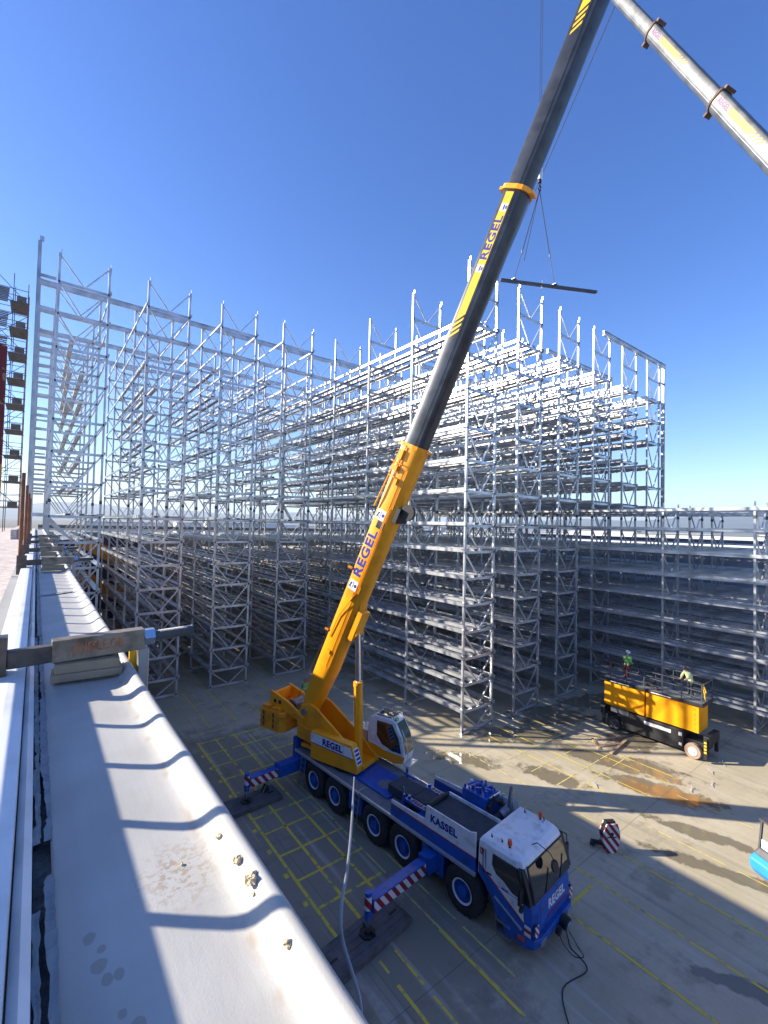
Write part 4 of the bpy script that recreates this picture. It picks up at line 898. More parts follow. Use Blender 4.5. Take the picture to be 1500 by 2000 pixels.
        if k == 0:
            m = MB(BM)
            m.loft([boom_ring(W+.05, D+.05, Bp(t1-1.15, 0, 0), b_, n_), boom_ring(W+.05, D+.05, Bp(t1-.16, 0, 0), b_, n_)]); m.build('head_sleeve', 'yellow', o, smooth=True, fix=True)
            m = MB(BM); y = -W/2-.05
            m.path([Bp(t1-.5, y-.05, .42), Bp(t1-2.6, y-.08, .56), Bp(t1-3.2, y-.06, .62)], .035); m.path([Bp(t1-.1, y-.03, .2), Bp(t1-.9, y-.05, .25), Bp(t1-1.4, y, .2)], .03)
            m.obox(Bp(t1-1.2, y-.05, .35), f*.12, b_*.07, n_*.16); m.obox(Bp(t1-.55, y-.06, .3), f*.22, b_*.06, n_*.12); m.obox(Bp(t1-1.75, y-.03, .05), f*.16, b_*.05, n_*.08)
            m.path([Bp(t1-1.6, y-.04, .55), Bp(t1-1.6, y-.15, .1)], .03); m.path([Bp(t1-.95, y-.10, .62), Bp(t1-.95, y-.1, 0)], .028)
            m.obox(Bp(6.6, y+.02, .08), f*.24, b_*.07, n_*.16); m.path([Bp(6.9, y-.02, -.2), Bp(6.2, y-.06, .0), Bp(5.4, y-.02, .25), Bp(4.2, y+.01, .3)], .025); m.obox(Bp(3.5, y+.03, .05), f*.1, b_*.05, n_*.08); m.path([Bp(7.8, y+.02, .56), Bp(7.8, y-.02, .75)], .07); m.path([Bp(4.4, y+.04, .56), Bp(4.4, y, .72)], .06)
            m.path([Bp(7.2, y+.035, -.18), Bp(11.2, y+.035, -.18)], .022)
            m.build('boom_fitting', 'yellow', o)
            m = MB(BM); m.obox(Bp(11.05, 0, -D/2-.02), f*.35, b_*(W*.48), n_*.10)
            m.tube(Bp(11.35, -.30, -D/2-.36), Bp(11.35, -.12, -D/2-.36), .36, n=26); m.build('rope_sheave', 'black', o, smooth=False)
            m = MB(BM); m.obox(Bp(10.3, -W/2-.004, .10), f*.18, b_*.004, n_*.10); m.obox(Bp(10.3, -W/2-.004, -.12+.03), f*.18, b_*.004, n_*.09); m.build('reflector', 'boom_grey', o)
            m = MB(BM); m.obox(Bp(5.3, 0, -D/2-.08), f*.75, b_*.34, n_*.16); m.prism([(4.3, -.5), (6.4, -.5), (5.1, -.85), (4.75, -.85)], P0+b_*(-.30), f, n_, b_*.60); m.build('cylinder_bracket', 'yellow', o, bevel=.02)
            m = MB(BM); m.tube(Bp(.1, -W*.46-.01, -.28), Bp(.1, -W*.46-.02, -.28), .16, n=20); m.build('maker_badge', 'black', o)
            # lettering upwards along the boom side
            for body, tt, sz in (('REGEL', 8.75, .62),):
                me = text_mesh(body, sz, .035); me.materials.clear(); me.materials.append(MATS['lettering'])
                Mx = Matrix.Identity(4)
                for r_ in range(3): Mx[r_][0] = f[r_]*1.28; Mx[r_][1] = n_[r_]; Mx[r_][2] = f.cross(n_)[r_]; Mx[r_][3] = Bp(tt, -W/2-.004, .17)[r_]
                me.transform(BM @ Mx); place('lettering', me, o)
            for tt in (7.1, 10.75):
                m = MB(BM); m.obox(Bp(tt, -W/2-.005, .17), f*.24, b_*.004, n_*.24); q = m.build('sign_plate', 'white', o)
                m = MB(BM); zz = -W/2-.011
                m.obox(Bp(tt, zz, .17), f*.19, b_*.002, n_*.016); m.tube(Bp(tt, zz+.003, .03), Bp(tt, zz-.002, .03), .085, n=18); m.path([Bp(tt-.14, zz, .26), Bp(tt-.04, zz, .34), Bp(tt+.08, zz, .32), Bp(tt+.1, zz, .26), Bp(tt-.14, zz, .38)], .018, 5); m.build('sign_print', 'lettering', q)
        elif boomA or k >= 1:
            Ls = t1-t0
            dm = 'decal_yellow' if boomA else 'decal_orange'
            d0, d1 = (t1-.25-5.2, t1-.25) if boomA else (t1-3.3, t1-1.3)
            if k >= 2 and boomA: d0, d1 = t0+(31.15-25.1), t1-.25
            sg = -1 if boomA else 1; y = sg*(W/2+.005); fx = f if boomA else -f
            m = MB(BM); lo, hi = -.02*D, .30*D
            m.prism([(d0+.35, lo), (d1, lo), (d1, hi), (d0, hi)], P0+b_*y, f, n_, b_*(sg*.003))
            for q in range(3): u = d0-.12-q*.24; m.prism([(u+.35-.12, lo), (u+.35, lo), (u, hi), (u-.12, hi)], P0+b_*y, f, n_, b_*(sg*.003))
            dc = m.build('decal', dm, o)
            if boomA and k == 1:
                me = text_mesh('REGEL', .40, .03); me.materials.clear(); me.materials.append(MATS['lettering']); Mx = Matrix.Identity(4)
                for r_ in range(3): Mx[r_][0] = f[r_]*1.45; Mx[r_][1] = n_[r_]; Mx[r_][2] = f.cross(n_)[r_]; Mx[r_][3] = Bp(t1-2.05, y-.005, .14*D)[r_]
                me.transform(BM @ Mx); place('lettering', me, dc)
                for tt in (t1-3.25, t1-.85):
                    m = MB(BM); m.obox(Bp(tt, y-.005, .14*D), f*.15, b_*.002, n_*.14); q = m.build('sign_plate', 'white', dc)
                    m = MB(BM); m.obox(Bp(tt, y-.010, .14*D), f*.10, b_*.002, n_*.03); m.obox(Bp(tt, y-.010, .05*D), f*.06, b_*.002, n_*.03); m.build('sign_print', 'lettering', q)
            if not boomA:
                m = MB(BM); m.prism([(t1-1.25, lo), (t1-.2, lo), (t1-.2, hi), (t1-1.25, hi)], P0+b_*y, f, n_, b_*(sg*.003)); m.build('decal_field', 'decal_pink', dc)
                me = text_mesh('REGEL', .26, .02); me.materials.clear(); me.materials.append(MATS['lettering']); Mx = Matrix.Identity(4)
                for r_ in range(3): Mx[r_][0] = fx[r_]*1.1; Mx[r_][1] = n_[r_]; Mx[r_][2] = fx.cross(n_)[r_]; Mx[r_][3] = Bp(t1-.75, y+sg*.006, .14*D)[r_]
                me.transform(BM @ Mx); place('lettering', me, dc)
    # luffing cylinder
    W, D = secs[0][2], secs[0][3]; top = Bp(4.95, 0, -.78); bot = Vector((.35, 0, 1.9)); d = (top-bot).normalized(); Lc = (top-bot).length
    m = MB(BM); m.tube(bot, bot+d*(Lc*.60), .21, n=22); m.tube(bot+d*(Lc*.575), bot+d*(Lc*.61), .235, n=22); m.obox(bot+d*(Lc*.33)+Vector((0, -.22, 0)), Vector((0, .03, 0)), d*(Lc*.26), d.cross(Vector((0, 1, 0)))*.045); cy = m.build('luffing_cylinder', 'yellow', c, smooth=True)
    m = MB(BM); m.tube(bot+d*(Lc*.605), top, .135, n=20); m.build('rod', 'chrome', cy, smooth=True)
    m = MB(BM); m.tube(top+b_*(-.3), top+b_*.3, .13, n=16); m.build('rod_eye', 'yellow', cy, smooth=True)
    m = MB(BM); m.path([Vector((-3.6, -.1, 3.92)), Bp(7.5, -.1, .62), Bp(secs[0][1]-.1, -.1, .66)], .013, 5); m.build('hoist_rope', 'rope', c)
    return c, U, Bp
PSI = R(-84.5)
LOC1 = (13.20, 10.24, 0)
S1 = -7.98
C1 = crane(LOC1, PSI, S1, R(-71)-PSI, R(65.9),
           [(0, 14.2, 1.02, 1.14, 'yellow'), (14.2, 25.1, .90, 1.04, 'boom_grey'), (25.1, 36.0, .82, .96, 'boom_grey'), (36.0, 44.0, .74, .86, 'boom_grey')],
           'blue and yellow mobile crane with raised boom on the open floor', True)
# second crane, standing out of view to the right; only its boom reaches into the picture
B2 = at(1270, 60, depth=23.0); A2 = at(1450, 250, depth=19.0); d2 = (B2-A2).normalized()
PH2 = math.asin(d2.z); AZ2 = math.atan2(d2.y, d2.x)
pv = B2 + d2*((3.6-B2.z)/d2.z)                                   # where the boom meets pivot height
T0 = (B2-pv).length
S2w = Vector((pv.x, pv.y, 0)) + Vector((math.cos(AZ2), math.sin(AZ2), 0))*2.6
psi2 = R(-90)
loc2 = S2w - Vector((math.cos(psi2), math.sin(psi2), 0))*S1
TIP = 17.5
C2 = crane((loc2.x, loc2.y, 0), psi2, S1, AZ2-psi2, PH2,
           [(0, 14.2, .96, 1.04, 'yellow'), (14.2, T0-15.5, .78, .85, 'boom_silver'), (T0-15.5, T0-7.2, .71, .78, 'boom_silver'), (T0-7.2, T0-.3, .63, .69, 'boom_silver'), (T0-.3, T0+8, .56, .62, 'boom_silver'), (T0+8, T0+TIP, .50, .55, 'boom_silver')],
           'second crane reaching in from the right with a silver telescopic boom', False, detail=False)
tip = B2 + d2*TIP + Vector((0, 0, -.5))
# ------------------------------------------------------------------ load on the second crane
hk = at(1047, 352, X=tip.x); hk = Vector((tip.x, tip.y, hk.z))
ht = thing('hook_block', 'small crane hook block hanging beside the grey boom', 'hook block', hk)
m = MB(); m.prism([(-.2, .25), (-.16, -.35), (.16, -.35), (.2, .25), (.12, .6), (-.12, .6)], (0, -.12, .2), (1, 0, 0), (0, 0, 1), (0, .24, 0)); m.build('cheek', 'white', ht, bevel=.02)
m = MB(); m.tube((0, 0, -.35), (0, 0, -.1), .12, n=12); m.path([(0, 0, -.3), (0, 0, -.5), (.13, 0, -.62), (.1, 0, -.82), (-.05, 0, -.86), (-.15, 0, -.74)], [.06, .06, .06, .05, .05, .03], 8); m.build('hook', 'black', ht, smooth=True)
m = MB()
for dx in (-.09, .09): m.tube((dx, 0, .55), (dx, 0, tip.z-hk.z+.1), .017, n=5)
m.build('hoist_rope', 'rope', ht)
bl, br = at(978, 546, depth=(hk-CP).dot(_fw)-.6), at(1165, 570, depth=(hk-CP).dot(_fw)+.9)
o = MB(T(-bl)); o.beam(bl, br, .16, .13); o.beam(bl+Vector((0, 0, -.08)), br+Vector((0, 0, -.08)), .22, .03); lo_ = o.build('steel_beam', 'rail_grey'); lo_.location = bl; tag(lo_, 'dark steel beam slung level from the crane hook in the sky', 'beam')
s1, s2 = bl.lerp(br, .13), bl.lerp(br, .55); hb = hk+Vector((0, 0, -.84))
st = thing('lifting_sling', 'two-leg chain sling between the hook and the hanging steel beam', 'sling', hb)
for p in (s1, s2):
    q = hb.lerp(p, .68)
    MB(T(-hb)).tube(hb, q, .03, n=5).build('leg', 'rope', st); m = MB(T(-hb)); m.tube(q, p+Vector((0, 0, .1)), .022, n=5); m.tube(q+Vector((0, 0, -.12)), q+Vector((0, 0, .12)), .05, n=6); m.build('chain_end', 'rail_grey', st)
    MB(T(-hb)).beam(p+Vector((-.14, 0, .12)), p+Vector((.14, 0, .12)), .3, .03).build('beam_strap', 'steel', st)
MB(T(-hb)).tube(hb, hb.lerp(s1, .72)+Vector((.35, 0, -.2)), .022, n=5).build('spare_leg', 'rope', st)
mid = bl.lerp(br, .42); o = MB(T(-mid)); o.beam(mid+Vector((-.55, -.3, -.62)), mid+Vector((.55, .35, .62)), .08, .05); o = o.build('steel_strut', 'galv'); o.location = mid; tag(o, 'short pale strut bolted across the hanging beam', 'strut')
g0 = B2+d2*4.2; g1 = at(928, 644, Y=Y0+DY)
o = MB(T(-g0)); o.tube(g0, g1, .024, n=5); o = o.build('tag_line', 'rope'); o.location = g0; tag(o, 'thin dark tag line running down beside the grey boom', 'rope')

# ------------------------------------------------------------------ outrigger mats, reel cable, hook block on the floor
def w1(x, y, z=0): a = PSI; return Vector((LOC1[0]+x*math.cos(a)-y*math.sin(a), LOC1[1]+x*math.sin(a)+y*math.cos(a), z))
def tmat(p, L, W, rot, lab):
    t = thing('outrigger_mat', lab, 'mat', p, rot, 'outrigger mats')
    n = 5
    for k in range(n): MB().box(-L/2+.01*(k % 2), L/2-.012*((k+1) % 2), -W/2+k*W/n+.004, -W/2+(k+1)*W/n-.004, .005, .205+.004*(k % 3)).build('board', 'mat_timber', t, bevel=.006)
    for x in (-L/2+.35, L/2-.35): MB().box(x-.16, x+.16, -.05, .05, .206, .2135).build('lifting_slot', 'black', t)
pf = w1(-1.85, -4.35); pr = w1(-10.60, -4.10)
tmat((pf.x-.1, pf.y, 0), 3.2, 1.15, R(7), 'pale timber outrigger mat beside the parapet under the front jack')
tmat((pr.x+.05, pr.y, 0), 3.0, 1.15, R(2), 'dark timber outrigger mat under the rear jack')
p = Vector((pr.x+1.0, pr.y+.25, 0)); t = thing('wheel_chock', 'black wheel chock with pale handle on the rear outrigger mat', 'chock', (p.x, p.y, .214))
m = MB(); m.prism([(-.2, 0), (.2, 0), (.12, .3), (-.02, .34)], (0, -.1, 0), (1, 0, 0), (0, 0, 1), (0, .2, 0)); m.build('wedge', 'rubber', t, bevel=.02)
MB().beam((-.2, -.16, .05), (.12, -.16, .55), .05, .03).build('handle', 'timber_pale', t)
rl = w1(2.33, .32, .55); cb = [rl+Vector((0, 0, -.16)), rl+Vector((-.02, -.1, -.4)), Vector((rl.x-.1, rl.y-.25, .02)), Vector((rl.x-.35, rl.y-.9, .015)), at(1100, 1930, z=.015), at(1112, 2005, z=.015), at(1140, 2080, z=.015)]
o = MB(T(-cb[0])); o.path(smooth_path(cb, 6), .017, 6); o = o.build('floor_cable', 'black'); o.location = cb[0]; tag(o, 'black cable trailing from the crane bumper across the floor', 'cable')
cb = [w1(2.3, -.05, .42), w1(2.45, -.06, .2), w1(2.75, .0, .02), w1(2.95, .2, .018), w1(2.75, .36, .02), w1(2.42, .34, .36)]
o = MB(T(-cb[0])); o.path(smooth_path(cb, 6), .012, 6); o = o.build('cable_loop', 'black'); o.location = cb[0]; tag(o, 'loop of black cable hanging below the crane bumper', 'cable')
hb_ = at(1190, 1662, z=0)
t = thing('floor_hook_block', 'red and white striped hook block standing on the floor', 'hook block', (hb_.x, hb_.y, 0), R(-32))
pl = [(-.16, 0), (.20, 0), (.36, .38), (.38, .80), (.26, 1.15), (-.20, 1.15), (-.36, .78), (-.34, .36)]
for s in (-1, 1): m = MB(); m.prism(pl, (0, s*.10, 0), (1, 0, 0), (0, 0, 1), (0, s*.05, 0)); m.build('cheek_plate', 'warn_block', t, bevel=.01)
m = MB()
for y in (-.06, 0, .06): m.tube((0, y-.02, .72), (0, y+.02, .72), .34, n=24)
m.box(-.2, .2, -.09, .09, 1.0, 1.22); m.build('sheave', 'black', t)
m = MB(); m.box(-.20, .22, -.158, -.151, .62, .66); m.tube((.02, -.165, .76), (.02, -.15, .76), .07, n=14); m.build('axle_cap', 'black', t)
m = MB(); m.path([(-.1, .1, .2), (-.25, .3, .15), (-.5, .45, .12), (-.6, .3, .12), (-.5, .2, .12)], [.07, .09, .09, .07, .05], 8); m.build('hook', 'black', t, smooth=True)

# ------------------------------------------------------------------ people
def person_mesh(joints, edges, rad, zones):
    me = bpy.data.meshes.new('body'); me.from_pydata([joints[k] for k in joints], [], []); ks = list(joints)
    me = bpy.data.meshes.new('body'); me.from_pydata([joints[k] for k in ks], [(ks.index(a), ks.index(b)) for a, b in edges], [])
    o = bpy.data.objects.new('body', me); col.objects.link(o)
    md = o.modifiers.new('skin', 'SKIN'); sk = me.skin_vertices[0].data
    for i, k in enumerate(ks): sk[i].radius = rad[k]; sk[i].use_root = (k == 'pelvis')
    md.use_smooth_shade = True
    sb = o.modifiers.new('sub', 'SUBSURF'); sb.levels = 2; sb.render_levels = 2
    bpy.context.view_layer.update(); out = bpy.data.meshes.new_from_object(o.evaluated_get(bpy.context.evaluated_depsgraph_get()))
    bpy.data.objects.remove(o)
    out.materials.clear()
    for _, mname in zones: out.materials.append(MATS[mname])
    for pgn in out.polygons:
        c = pgn.center
        for i, (fn, _) in enumerate(zones):
            if fn(c): pgn.material_index = i; break
        pgn.use_smooth = True
    return out
def worker(loc, rot, label, vest, trousers, helmet, pose):
    t = thing('person', label, 'person', loc, rot)
    if pose == 'lean':     # bending forward over a rail
        J = dict(pelvis=(0, 0, .95), spine=(.10, 0, 1.15), chest=(.24, 0, 1.36), neck=(.34, 0, 1.52), head=(.42, 0, 1.64),
                 shl=(.24, .19, 1.42), ell=(.36, .27, 1.18), wrl=(.52, .16, 1.05), hal=(.58, .14, 1.03), shr=(.24, -.19, 1.42), elr=(.36, -.27, 1.18), wrr=(.52, -.16, 1.05), har=(.58, -.14, 1.03),
                 hil=(0, .10, .90), knl=(.05, .12, .50), anl=(-.02, .13, .09), tol=(.14, .14, .04), hir=(0, -.10, .90), knr=(.05, -.12, .50), anr=(-.02, -.13, .09), tor=(.14, -.14, .04))
    else:
        J = dict(pelvis=(0, 0, .95), spine=(.02, 0, 1.15), chest=(.04, 0, 1.38), neck=(.05, 0, 1.54), head=(.08, 0, 1.67),
                 shl=(.04, .19, 1.44), ell=(.02, .27, 1.17), wrl=(.22, .20, 1.06), hal=(.30, .17, 1.07), shr=(.04, -.19, 1.44), elr=(0, -.28, 1.17), wrr=(.20, -.22, 1.05), har=(.28, -.19, 1.06),
                 hil=(0, .10, .90), knl=(.03, .12, .50), anl=(-.03, .13, .09), tol=(.14, .14, .04), hir=(0, -.10, .90), knr=(.0, -.12, .50), anr=(-.05, -.13, .09), tor=(.12, -.14, .04))
    E = [('pelvis', 'spine'), ('spine', 'chest'), ('chest', 'neck'), ('neck', 'head'), ('chest', 'shl'), ('shl', 'ell'), ('ell', 'wrl'), ('wrl', 'hal'), ('chest', 'shr'), ('shr', 'elr'), ('elr', 'wrr'), ('wrr', 'har'),
         ('pelvis', 'hil'), ('hil', 'knl'), ('knl', 'anl'), ('anl', 'tol'), ('pelvis', 'hir'), ('hir', 'knr'), ('knr', 'anr'), ('anr', 'tor')]
    rad = dict(pelvis=(.15, .13), spine=(.165, .13), chest=(.185, .145), neck=(.06, .06), head=(.10, .115), shl=(.10, .10), ell=(.075, .075), wrl=(.05, .05), hal=(.045, .03), shr=(.10, .10), elr=(.075, .075), wrr=(.05, .05), har=(.045, .03),
               hil=(.11, .11), knl=(.075, .075), anl=(.055, .055), tol=(.05, .04), hir=(.11, .11), knr=(.075, .075), anr=(.055, .055), tor=(.05, .04))
    Z = [(lambda c: c.z < .1, 'black'), (lambda c: c.z < .93, trousers), (lambda c: c.z > J['neck'][2]-.02 or (c.x > J['wrl'][0]-.03 and c.z < 1.15), 'skin'), (lambda c: True, vest)]
    me = person_mesh(J, E, rad, Z); place('body', me, t)
    h = Vector(J['head']); m = MB(); m.lathe([(.138, 0), (.135, .05), (.11, .11), (.06, .145), (0, .155)], h+Vector((0, 0, .03)), (.08, 0, 1), 18); m.lathe([(.165, -.005), (.138, .012), (.135, 0), (.165, -.005)], h+Vector((.015, 0, .03)), (.08, 0, 1), 18); m.build('helmet', helmet, t, smooth=True)
    m = MB(); x0 = J['spine']; m.lathe([(.185, 0), (.19, .03), (.185, .06)], Vector(x0)+Vector((0, 0, .02)), (Vector(J['chest'])-Vector(x0)), 16); m.build('reflective_band', 'flashing', t, smooth=True)
    for s in (1, -1):   # fingers closing on what is held
        b = Vector(J['hal' if s > 0 else 'har']); m = MB()
        for k, L in enumerate((.065, .08, .085, .07)): y = (-.036+.024*k); m.path([b+Vector((.02, y, 0)), b+Vector((.02+L*.6, y, .0)), b+Vector((.02+L*.8, y, -.04))], [.011, .010, .008], 6)
        m.path([b+Vector((0, -.04*s, 0)), b+Vector((.04, -.065*s, -.02)), b+Vector((.07, -.06*s, -.045))], [.012, .011, .009], 6); m.build('fingers', 'skin', t, smooth=True)
    return t
# ------------------------------------------------------------------ scissor lift
LX, LY0, LY1 = 30.35, 9.15, 15.15
t = thing('scissor_lift', 'yellow scissor lift with black base parked before the low racks', 'scissor lift', (LX+.95, (LY0+LY1)/2, 0))
Lm = T((-(LX+.95), -(LY0+LY1)/2, 0)); W_ = 1.9
m = MB(Lm); m.box(LX+.10, LX+W_-.1, LY0+1.25, LY1-1.2, .28, 1.40); m.box(LX+.35, LX+W_-.35, LY0+.2, LY1-.2, .45, .95); m.build('base', 'black', t, bevel=.03)
m = MB(Lm); m.box(LX+.088, LX+.099, LY0+1.9, LY0+3.4, 1.02, 1.22); m.box(LX+.088, LX+.099, LY0+1.32, LY0+1.48, .5, .66); m.box(LX+.088, LX+.099, LY0+1.32, LY0+1.5, 1.05, 1.25); m.build('base_label', 'white', t)
m = MB(Lm); m.box(LX+.05, LX+.11, LY1-1.7, LY1-.55, 1.15, 1.5); m.build('control_box', 'rail_grey', t, bevel=.02)
for y in (LY0+.75, LY1-.72):
    for s, x in ((-1, LX+.15), (1, LX+W_-.15)):
        m = MB(Lm); m.lathe([(.20, -.14), (.40, -.15), (.43, -.11), (.43, .11), (.40, .15), (.20, .14)], (x, y, .43), (1, 0, 0), 28); wl = m.build('wheel', 'tyre_tan' if y < 11 else 'rubber', t, smooth=True)
        m = MB(Lm); m.lathe([(.24, .13), (.22, .155), (.10, .10), (.09, .17), (0, .175)], (x, y, .43), (s, 0, 0), 22); m.build('rim', 'white' if y < 11 else 'rail_grey', wl, smooth=True)
for y, s in ((LY0+.12, -1), (LY1-.1, 1)):
    for x in (LX+.0, LX+W_-.15):
        m = MB(Lm); m.box(x, x+.16, y-.09, y+.09, .18, 1.35); m.build('stabiliser', 'black', t, bevel=.02)
MB(Lm).box(LX+.1, LX+W_-.1, LY0-.05, LY0+.25, .9, 1.45).build('end_housing', 'black', t, bevel=.04); MB(Lm).box(LX+.1, LX+W_-.1, LY1-.2, LY1+.15, .8, 1.5).build('end_housing', 'black', t, bevel=.04)
m = MB(Lm); m.box(LX+.02, LX+.001, LY0+.4, LY0+.405, .5, .51); 
for q in range(4): m.box(LX-.012, LX-.001, LY0+.06, LY0+.18, .55+q*.18, .66+q*.18)
m.build('marker', 'decal_yellow', t)
for k, (ya, yb) in enumerate(((LY0+.50, LY0+3.35), (LY0+3.45, LY1-.05))):
    m = MB(Lm); m.box(LX+.22, LX+W_-.22, ya, yb, 1.46, 3.0); pn = m.build('folded_scissor_cover', 'lift_yellow', t, bevel=.02)
    m = MB(Lm); m.box(LX+.213, LX+.219, ya+.02, yb-.02, 1.60, 1.62); m.build('panel_seam', 'counterweight', pn)
    for yy in ([ya+.25] if k == 0 else []) + [yb-.3 if k == 0 else ya+.3][:1]:
        for q in range(5): MB(Lm).tube((LX+.22, yy, 1.70+q*.27), (LX+.195, yy, 1.70+q*.27), .06, n=12).build('pin', 'counterweight', pn)
    if k == 0: 
        m = MB(Lm); m.box(LX+.212, LX+.219, ya+.9, ya+2.3, 2.55, 2.575); m.box(LX+.212, LX+.219, ya+.9, ya+2.3, 1.98, 2.005); m.build('print_line', 'counterweight', pn)
m = MB(Lm); m.box(LX+.05, LX+W_-.05, LY0+.25, LY1+.15, 3.03, 3.22); pf_ = m.build('platform', 'black', t, bevel=.02)
m = MB(Lm); m.box(LX+.10, LX+W_-.10, LY0+.3, LY1+.1, 3.221, 3.228); m.build('platform_deck', 'deck_grey', pf_)
for a, b in ((LY0+1.9, LY0+3.0), (LY1-1.7, LY1-.5)): MB(Lm).box(LX+.042, LX+.049, a, b, 3.08, 3.13).build('platform_label', 'white', pf_)
ny = 7
for x in (LX+.10, LX+W_-.10):
    for z in (3.55, 3.93, 4.32): MB(Lm).beam((x, LY0+.32, z), (x, LY1+.1, z), .045, .045).build('guard_rail', 'rail_grey', t)
    for k in range(ny): y = LY0+.32+k*(LY1-LY0+.2)/(ny-1); MB(Lm).beam((x, y, 3.228), (x, y, 4.32), .045, .045).build('rail_post', 'rail_grey', t)
for y in (LY0+.32, LY1+.1):
    for z in (3.74, 4.28): MB(Lm).beam((LX+.12, y, z), (LX+W_-.12, y, z), .04, .04).build('guard_rail', 'rail_grey', t)
m = MB(Lm); m.box(LX+.3, LX+.7, LY1-.5, LY1-.1, 3.9, 4.25); m.build('control_panel', 'black', t, bevel=.02)
m = MB(Lm); m.path([(LX+.15, LY0+.324, 4.3), (LX+.1, LY0+.2, 3.9), (LX+.2, LY0+.2, 3.5), (LX+.35, LY0+.2, 3.9), (LX+.3, LY0+.326, 4.3)], .03); m.build('safety_rope', 'decal_yellow', t)
o = MB().box(-.18, .18, -.3, .3, 0, .25).build('tool_case', 'black'); o.location = (LX+.9, 12.6, 3.23); tag(o, 'black tool case on the lift platform between the two workers', 'tool case')
t2 = thing('power_tool', 'orange power tool lying on the lift platform', 'tool', (LX+.45, 11.9, 3.23)); m = MB(); m.tube((-.15, 0, .08), (.2, .1, .08), .06, n=10); m.build('body', 'tool_orange', t2, smooth=True); MB().box(-.2, -.1, -.03, .03, 0, .2).build('grip', 'black', t2)
worker((LX+1.0, 14.0, 3.228), R(-20), 'worker in bright green jacket and dark red trousers on the lift', 'hivis', 'trousers_red', 'helmet_white', 'stand')
worker((LX+.95, 10.3, 3.228), R(150), 'worker in pale yellow jacket leaning on the rail at the right end of the lift', 'hivis_pale', 'trousers_dark', 'helmet_dark', 'lean')
wk = at(596, 1334, z=1.5)
worker((wk.x, wk.y, 0), R(-100), 'worker in green jacket and red helmet standing behind the crane', 'hivis', 'trousers_dark', 'helmet_red', 'stand')

# ------------------------------------------------------------------ loose timber and scrap on the floor
def plank(p, q, lab, h=.06, z=.0):
    p, q = Vector((p.x, p.y, z)), Vector((q.x, q.y, z)); o = MB(T(-p)); o.beam(p+Vector((0, 0, h/2+.004)), q+Vector((0, 0, h/2+.004)), .16, h); o = o.build('timber_plank', 'timber', bevel=.005); o.location = p; tag(o, lab, 'plank', 'loose planks')
plank(at(1157, 1443, z=0), at(1171, 1464, z=0), 'short upright-looking timber plank left of the loose pile by the lift')
plank(at(1170, 1459, z=0), at(1211, 1453, z=0), 'timber plank lying flat in the middle of the loose pile', .05)
plank(at(1193, 1474, z=0), at(1224, 1447, z=0), 'timber plank crossing over at the right of the loose pile', .06, .055)
plank(at(1163, 1446, z=0), at(1222, 1438, z=0), 'long dark timber plank behind the loose pile', .05)
rs = random.Random(8)
for k, (px, py) in enumerate(((1165, 1533), (1350, 1542), (1392, 1508), (1245, 1468), (1005, 1440), (1412, 1492), (1390, 1532))):
    p = at(px, py, z=0); t = thing('wire_offcut', 'bent pale wire offcut on the sunlit floor near the lift', 'offcut', (p.x, p.y, 0), rs.uniform(0, 3), 'wire offcuts on the floor')
    m = MB(); m.path([(-.3, 0, .02), (-.05, .02, .03), (0, .02, .22), (.03, .05, .03), (.25, .2, .02)], .014, 5); m.build('wire', 'alu', t); MB().box(-.03, .03, -.03, .03, 0, .03).build('clip', 'alu', t)

# ------------------------------------------------------------------ blue forklift at the right edge
fk = at(1489, 1748, z=0); hd = math.atan2(-.61, .79)+R(12)
t = thing('forklift', 'bright blue forklift cut off by the right picture edge', 'forklift', (fk.x+.95, fk.y-.25, 0), hd)
m = MB(); m.loft([[(-.55, -.45, .30), (1.6, -.55, .30), (1.6, .55, .30), (-.55, .45, .30)], [(-.72, -.5, .55), (1.6, -.56, .5), (1.6, .56, .5), (-.72, .5, .55)], [(-.74, -.5, .85), (1.6, -.56, .8), (1.6, .56, .8), (-.74, .5, .85)], [(-.55, -.46, 1.05), (.5, -.56, 1.0), (.5, .56, 1.0), (-.55, .46, 1.05)]]); m.build('body', 'fork_blue', t, bevel=.06)
m = MB(); m.loft([[(-.62, -.44, 1.04), (.3, -.5, 1.02), (.3, .5, 1.02), (-.62, .44, 1.04)], [(-.45, -.36, 1.28), (.2, -.42, 1.28), (.2, .42, 1.28), (-.45, .36, 1.28)]]); m.build('counterweight_cover', 'rail_grey', t, bevel=.05)
m = MB(); m.box(-.45, -.40, -.3, .25, 1.30, 1.62); m.build('number_board', 'white', t)
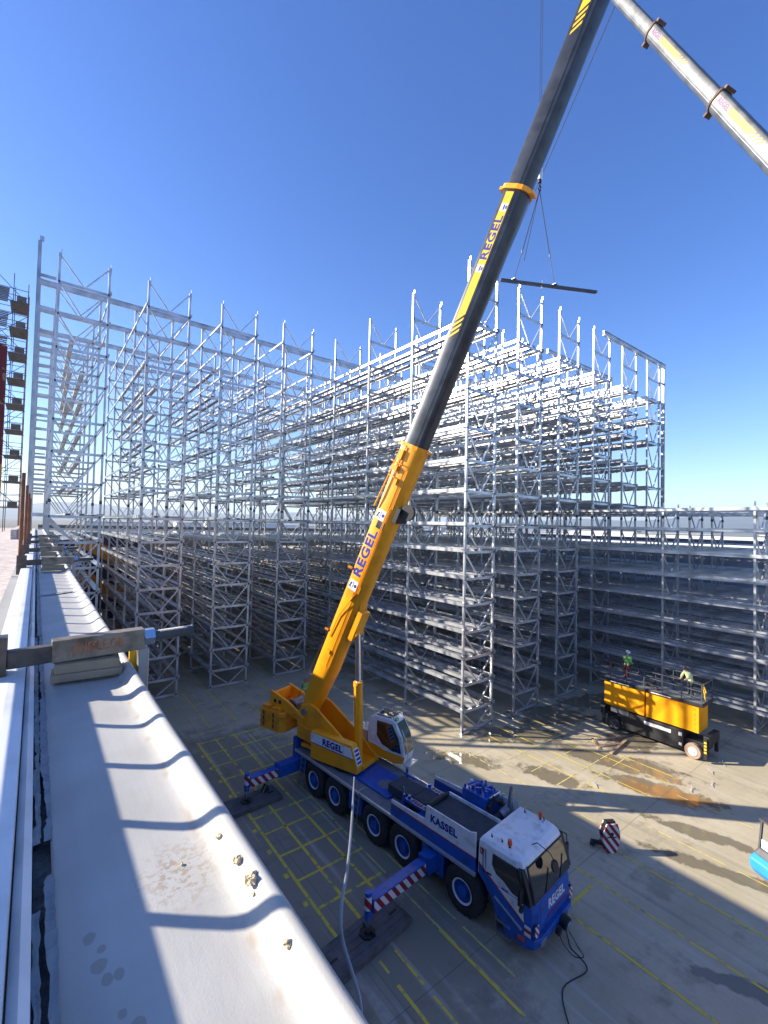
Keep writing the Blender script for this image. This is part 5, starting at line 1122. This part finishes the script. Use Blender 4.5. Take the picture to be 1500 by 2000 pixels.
for x, y, r, n in ((0, -.45, .30, 0), (0, .45, .30, 0), (1.45, -.52, .34, 1), (1.45, .52, .34, 1)):
    m = MB(); m.lathe([(.12, -.11), (r-.03, -.12), (r, -.08), (r, .08), (r-.03, .12), (.12, .11)], (x, y, r), (0, 1, 0), 24); wl = m.build('wheel', 'tyre_tan', t, smooth=True); MB().lathe([(.14, -.115), (.13, -.10), (.06, -.08), (.05, -.13), (0, -.13)] if y < 0 else [(.14, .115), (.13, .10), (.06, .08), (.05, .13), (0, .13)], (x, y, r), (0, 1, 0), 18).build('rim', 'rail_grey', wl, smooth=True)
for x, y in ((-.3, -.45), (-.3, .45), (1.1, -.48), (1.1, .48)): MB().beam((x, y, 1.0), (x+.12, y*.95, 2.15), .07, .07).build('guard_post', 'rail_grey', t)
m = MB(); m.box(-.25, 1.3, -.5, .5, 2.15, 2.22); m.build('overhead_guard', 'rail_grey', t)
MB().tube((-.1, -.35, 2.22), (-.1, -.35, 2.40), .06, n=12).build('beacon', 'orange_glass', t, smooth=True)
m = MB(); m.box(.35, .9, -.3, .3, 1.0, 1.15); m.box(.25, .38, -.3, .3, 1.1, 1.65); m.build('seat', 'black', t, bevel=.04)
for y in (-.35, .35): MB().box(1.75, 1.87, y-.06, y+.06, .1, 2.3).build('mast', 'rail_grey', t); MB().box(1.9, 3.0, y-.06, y+.06, .08, .13).build('fork', 'steel', t)
m = MB(); m.box(1.61, 1.749, -.42, .42, .3, 1.0); m.build('mast_carriage', 'rail_grey', t)

# ------------------------------------------------------------------ air
hz = MB(); hz.box(-14500, 14500, -14500, 14500, -1.4, 420); hz = hz.build('haze', 'galv'); hz['kind'] = 'stuff'
hm = bpy.data.materials.new('haze'); hm.use_nodes = True; n_ = hm.node_tree.nodes; n_.clear()
vo = n_.new('ShaderNodeVolumePrincipled'); vo.inputs['Density'].default_value = 0.00012; vo.inputs['Color'].default_value = (0.72, 0.84, 1.0, 1); vo.inputs['Anisotropy'].default_value = 0.2
mo = n_.new('ShaderNodeOutputMaterial'); hm.node_tree.links.new(vo.outputs[0], mo.inputs['Volume'])
hz.data.materials.clear(); hz.data.materials.append(hm)
